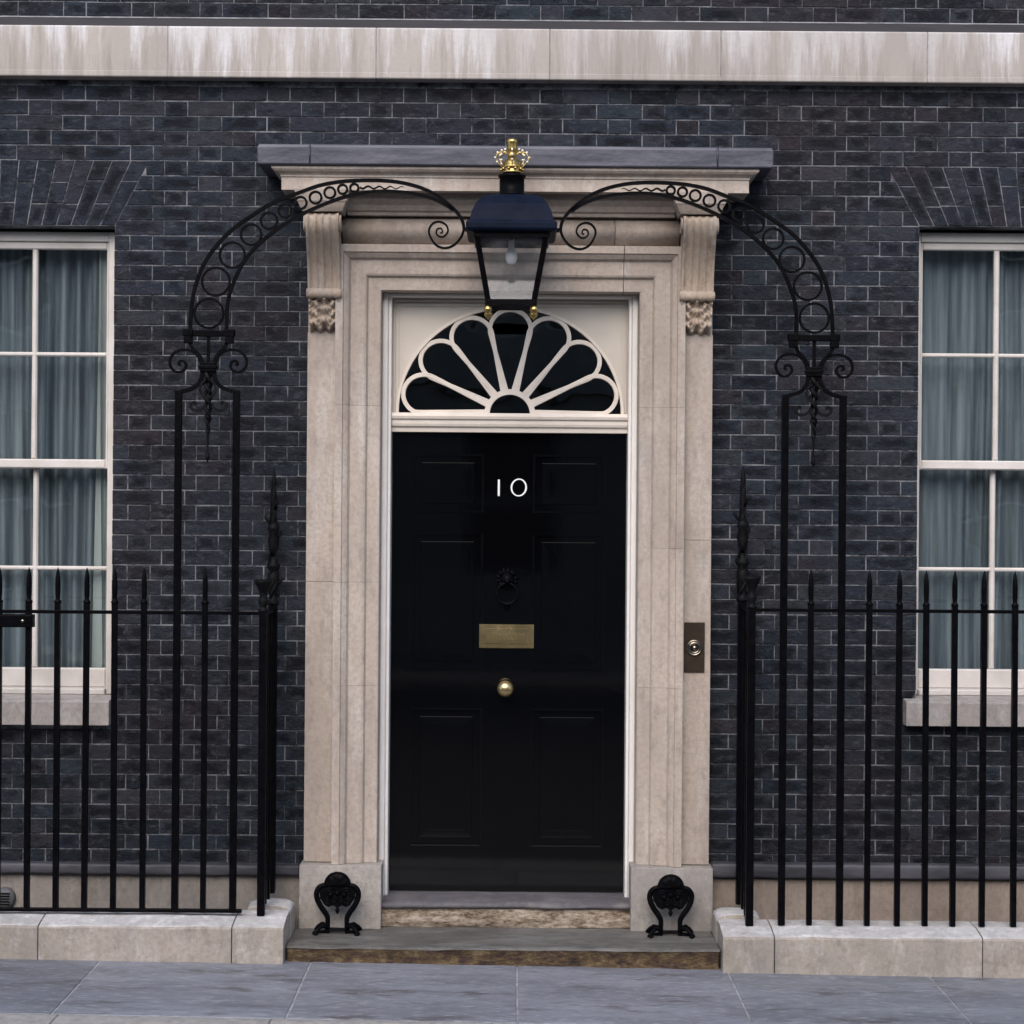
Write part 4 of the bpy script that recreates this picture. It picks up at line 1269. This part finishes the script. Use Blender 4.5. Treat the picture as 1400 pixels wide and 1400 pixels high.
MB().box(LX - .006, LX + .006, RY - ht + .03, RY + ht - .03, 3.352, 3.36).build('burner_arm', M['iron'], lan)
# crown
cz = 3.658
cr = MB().lathe((LX, RY, cz), [(.046, 0), (.050, .006), (.044, .012), (.046, .026), (.052, .030), (.046, .036), (.042, .05), (.030, .066), (.014, .074), (.001, .076)], 24)
for i in range(10):
    a = 2 * math.pi * i / 10; cr.ball((LX + .050 * math.cos(a), RY + .050 * math.sin(a), cz + .019), .008, 8)
cro = cr.build('crown', M['gold'], lan)
m = MB(); pearl = MB()
for i in range(8):
    a = 2 * math.pi * i / 8 + .0
    P = [(.046, .030), (.060, .046), (.074, .066), (.073, .086), (.058, .100), (.036, .100), (.016, .088)]
    P = smooth_line(P, 4)
    m.tube([(LX + r * math.cos(a), RY + r * math.sin(a), cz + h) for r, h in P], .0026, 6)
    for r, h in ((.070, .056), (.079, .076), (.068, .100), (.046, .108)):
        pearl.ball((LX + r * math.cos(a), RY + r * math.sin(a), cz + h), .0055, 6)
pearl.build('crown_pearls', M['pearl'], cro)
m.build('crown_arch', M['gold'], cro)
MB().lathe((LX, RY, cz + .056), [(.008, 0), (.012, .012), (.019, .018), (.022, .030), (.018, .040), (.016, .044), (.022, .050), (.024, .062), (.0235, .076), (.027, .088), (.028, .098), (.022, .104), (.001, .105)], 16).build('crown_orb', M['gold'], cro)

# ------------------------------------------------------------------ boot scrapers
def scraper():
    r = empty('boot_scraper', (0, 0, 0), '', 'boot scraper', 'cast iron boot scrapers either side of the door')
    K = 1 / 3346.; 
    def q(x, y): return ((x - 592) * K, (1222 - y) * K)
    for s in (-1, 1):
        mir = lambda p: p if s < 0 else [(-x, z) for x, z in p]
        L = smooth_line(mir([q(440, 1205), q(440, 1060), q(436, 960), q(395, 880), q(322, 775), q(268, 655), q(262, 555), q(302, 482), q(370, 448), q(440, 440)]), 6)
        MB().tube([(x, 0, z) for x, z in L], .011, 8, [.0105 + .003 * math.sin(math.pi * i / (len(L) - 1)) for i in range(len(L))]).build('scraper_leg', M['iron'], r)
        for sy, e in ((-1, 0), (1, 20)):
            F = [(s * .046, 0, .026), (s * .056, sy * .016, .040), (s * .074, sy * .034, .042), (s * .094, sy * .046, .026), (s * .106, sy * .052, .012), (s * .098, sy * .058, .008), (s * .086, sy * .056, .016)]
            MB().tube(F, .008, 6, [.012, .011, .010, .010, .010, .009, .006]).build('foot', M['iron'], r)
        MB().tube([(s * .044, 0, .012), (s * .075, 0, .010), (s * .100, 0, .008)], .008, 6, [.010, .008, .006]).build('foot_bar', M['iron'], r)
        m = MB()                       # scrolled filling
        for (x, y, rr, a0) in ((455, 575, 88, 40), (430, 690, 60, 200), (530, 660, 70, 120)):
            cx, cz_ = q(x, y); cx = cx if s < 0 else -cx
            P = [(cx + (rr * K) * (1 - i / 34) * math.cos(R(a0) + i * .42), (1 if True else 0) * (-.004), cz_ + (rr * K) * (1 - i / 34) * math.sin(R(a0) + i * .42)) for i in range(30)]
            m.tube(P, .006, 6)
        m.build('scroll', M['iron'], r)
    body = [q(*p) for p in ((305, 560), (330, 490), (360, 455), (395, 440), (400, 380), (440, 310), (510, 262), (592, 248))]
    body += [(-x, z) for x, z in body[-2::-1]]
    low = [q(*p) for p in ((880, 560), (872, 650), (826, 715), (790, 765), (728, 792), (665, 762), (592, 806), (520, 762), (456, 792), (396, 765), (358, 715), (315, 650))]
    poly = body + low
    m = MB(); m.prism(poly, -.006, .006); m.build('scraper_plate', M['iron'], r, bevel=.003)
    m = MB(); cx, cz_ = q(592, 432)     # domed shell at the top
    vs = []; nr, na = 7, 22
    for i in range(nr + 1):
        t = i / nr
        for j in range(na + 1):
            a = math.pi * j / na; rr = .057 * t
            vs.append((cx + rr * math.cos(a), -.006 - .016 * math.sqrt(max(0, 1 - t * t)) - .003 * abs(math.sin(4.5 * a)) * t, cz_ + rr * math.sin(a) * .97))
    n1 = na + 1
    m.add(vs, [(i * n1 + j, i * n1 + j + 1, (i + 1) * n1 + j + 1, (i + 1) * n1 + j) for i in range(nr) for j in range(na)], True)
    m.tube([(cx + .058 * math.cos(math.pi * j / 20), -.006, cz_ + .056 * math.sin(math.pi * j / 20)) for j in range(21)], .006, 6)
    m.build('shell', M['iron'], r)
    for dx in (-.032, 0, .032):
        MB().ball((dx, -.008, q(592, 560)[1] - abs(dx) * .3), .014, 10).build('boss', M['iron'], r)
    a, b = q(592, 800); MB().lathe((0, 0, b - .034), [(.0005, 0), (.009, .012), (.011, .022), (.006, .034)], 10).build('pendant', M['iron'], r)
    MB().box(-.040, .040, -.0035, .0035, .012, .030).build('scraper_blade', M['iron_matt'], r)
    return r
sc1 = scraper(); x, _ = at(461, 1277, -.24); sc1.location = (x, -.24, .078)
sc1['label'] = 'ornate black cast iron boot scraper left of the door'
sc2 = copy_tree(sc1); x, _ = at(916.5, 1279, -.24); sc2.location = (x, -.24, .078)
sc2['label'] = 'ornate black cast iron boot scraper right of the door below the bell plate'

# ------------------------------------------------------------------ pavement, kerb, road
def sheet(name, x0, x1, y0, y1, dz, mat, n=8):
    vs = []; 
    for i in range(n + 1):
        x = x0 + (x1 - x0) * i / n; vs += [(x, y0, ground(x) + dz), (x, y1, ground(x) + dz)]
    m = MB().add(vs, [(2 * i, 2 * i + 2, 2 * i + 3, 2 * i + 1) for i in range(n)])
    return m.build(name, mat)
pave = sheet('pavement', -9, 9, -1.48, -.5, -.0005, M['joint']); tag(pave, kind='structure')
xs = [-4.75, -3.8, -2.83, -1.85, -.893, .054, 1.02, 1.94, 2.95, 3.9, 4.8]
top_x = xs
for i, (a, b) in enumerate(zip(xs, xs[1:])):
    g = .0042
    skew = random.uniform(-.012, .012)
    ybreaks = [(-1.472, -.50)]
    for (ya, yb) in ybreaks:
        o = worn_box(a + g, b - g, ya, yb, -.06, .0035, 'flagstone', M['flag'], pave, 10, .0022, .004, zf=ground, seed=i * 3 + 1, ny=10)
kerb = sheet('kerb', -9, 9, -1.80, -1.48, -.004, M['joint']); tag(kerb, kind='structure')
kx_ = [-4.6, -3.7, -2.75, -1.82, -.95, -.05, .85, 1.8, 2.7, 3.6, 4.5]
for i, (a, b) in enumerate(zip(kx_, kx_[1:])):
    worn_box(a + .003, b - .003, -1.79, -1.484, -.13, .004, 'kerbstone', M['kerbstone'], kerb, 8, .002, .006, zf=ground, seed=50 + i)
road = sheet('road', -40, 40, -14.5, -1.79, -.12, M['asphalt']); tag(road, kind='structure')
far = sheet('far_pavement', -40, 40, -17.2, -14.5, .0, M['flag']); tag(far, kind='structure')
g_ = MB().add([(-60, -60, -1.3), (60, -60, -1.3), (60, 60, -1.3), (-60, 60, -1.3)], [(0, 1, 2, 3)]).build('ground', M['pit']); tag(g_, kind='structure')
for s, xs_ in ((-1, (-4.3, -1.22)), (1, (1.2, 4.4))):
    p = MB().box(xs_[0], xs_[1], CB, .01, -.75, -.7).build('area_floor', M['pit']); tag(p, kind='structure')

# ------------------------------------------------------------------ building across the street (mirrored in door and panes)
OY = -17.2
opp = empty('stone_building', (0, OY, 0), 'pale stone building across the street, mirrored in the window panes and black door', 'building')
m = MB(); ws = [(-19 + 3.8 * i) for i in range(11)]
floors = [(1.1, 3.4), (4.7, 6.6)]
zlev = [0, 1.1, 3.4, 4.7, 6.6, 7.4]  # out of view; height cut so more low light reaches the door recess
for a, b in zip(zlev, zlev[1:]):
    if (a, b) in floors:
        p = -22.
        for w in ws: m.box(p, w - .75, OY - .6, OY, a, b); p = w + .75
        m.box(p, 22, OY - .6, OY, a, b)
    else: m.box(-22, 22, OY - .6, OY, a, b)
m.build('stone_front', M['opposite'], opp)
for z, h, d in ((3.9, .25, .25), (7.0, .42, .5)): MB().box(-22, 22, OY + .002, OY + d, z, z + h).build('string_course', M['opposite'], opp)
for (a, b) in floors:
    for w in ws:
        f = MB()
        f.box(w - .75, w - .67, OY - .3, OY - .2, a, b); f.box(w + .67, w + .75, OY - .3, OY - .2, a, b)
        f.box(w - .67, w + .67, OY - .3, OY - .2, a, a + .08); f.box(w - .67, w + .67, OY - .3, OY - .2, b - .08, b); f.box(w - .67, w + .67, OY - .3, OY - .2, (a + b) / 2 - .03, (a + b) / 2 + .03)
        wo_ = f.build('window', M['sash'], opp)
        MB().add([(w - .67, OY - .26, a), (w + .67, OY - .26, a), (w + .67, OY - .26, b), (w - .67, OY - .26, b)], [(0, 1, 2, 3)]).build('pane', M['door'], wo_)
scene.cycles.max_bounces = 8
scene.cycles.transparent_max_bounces = 12
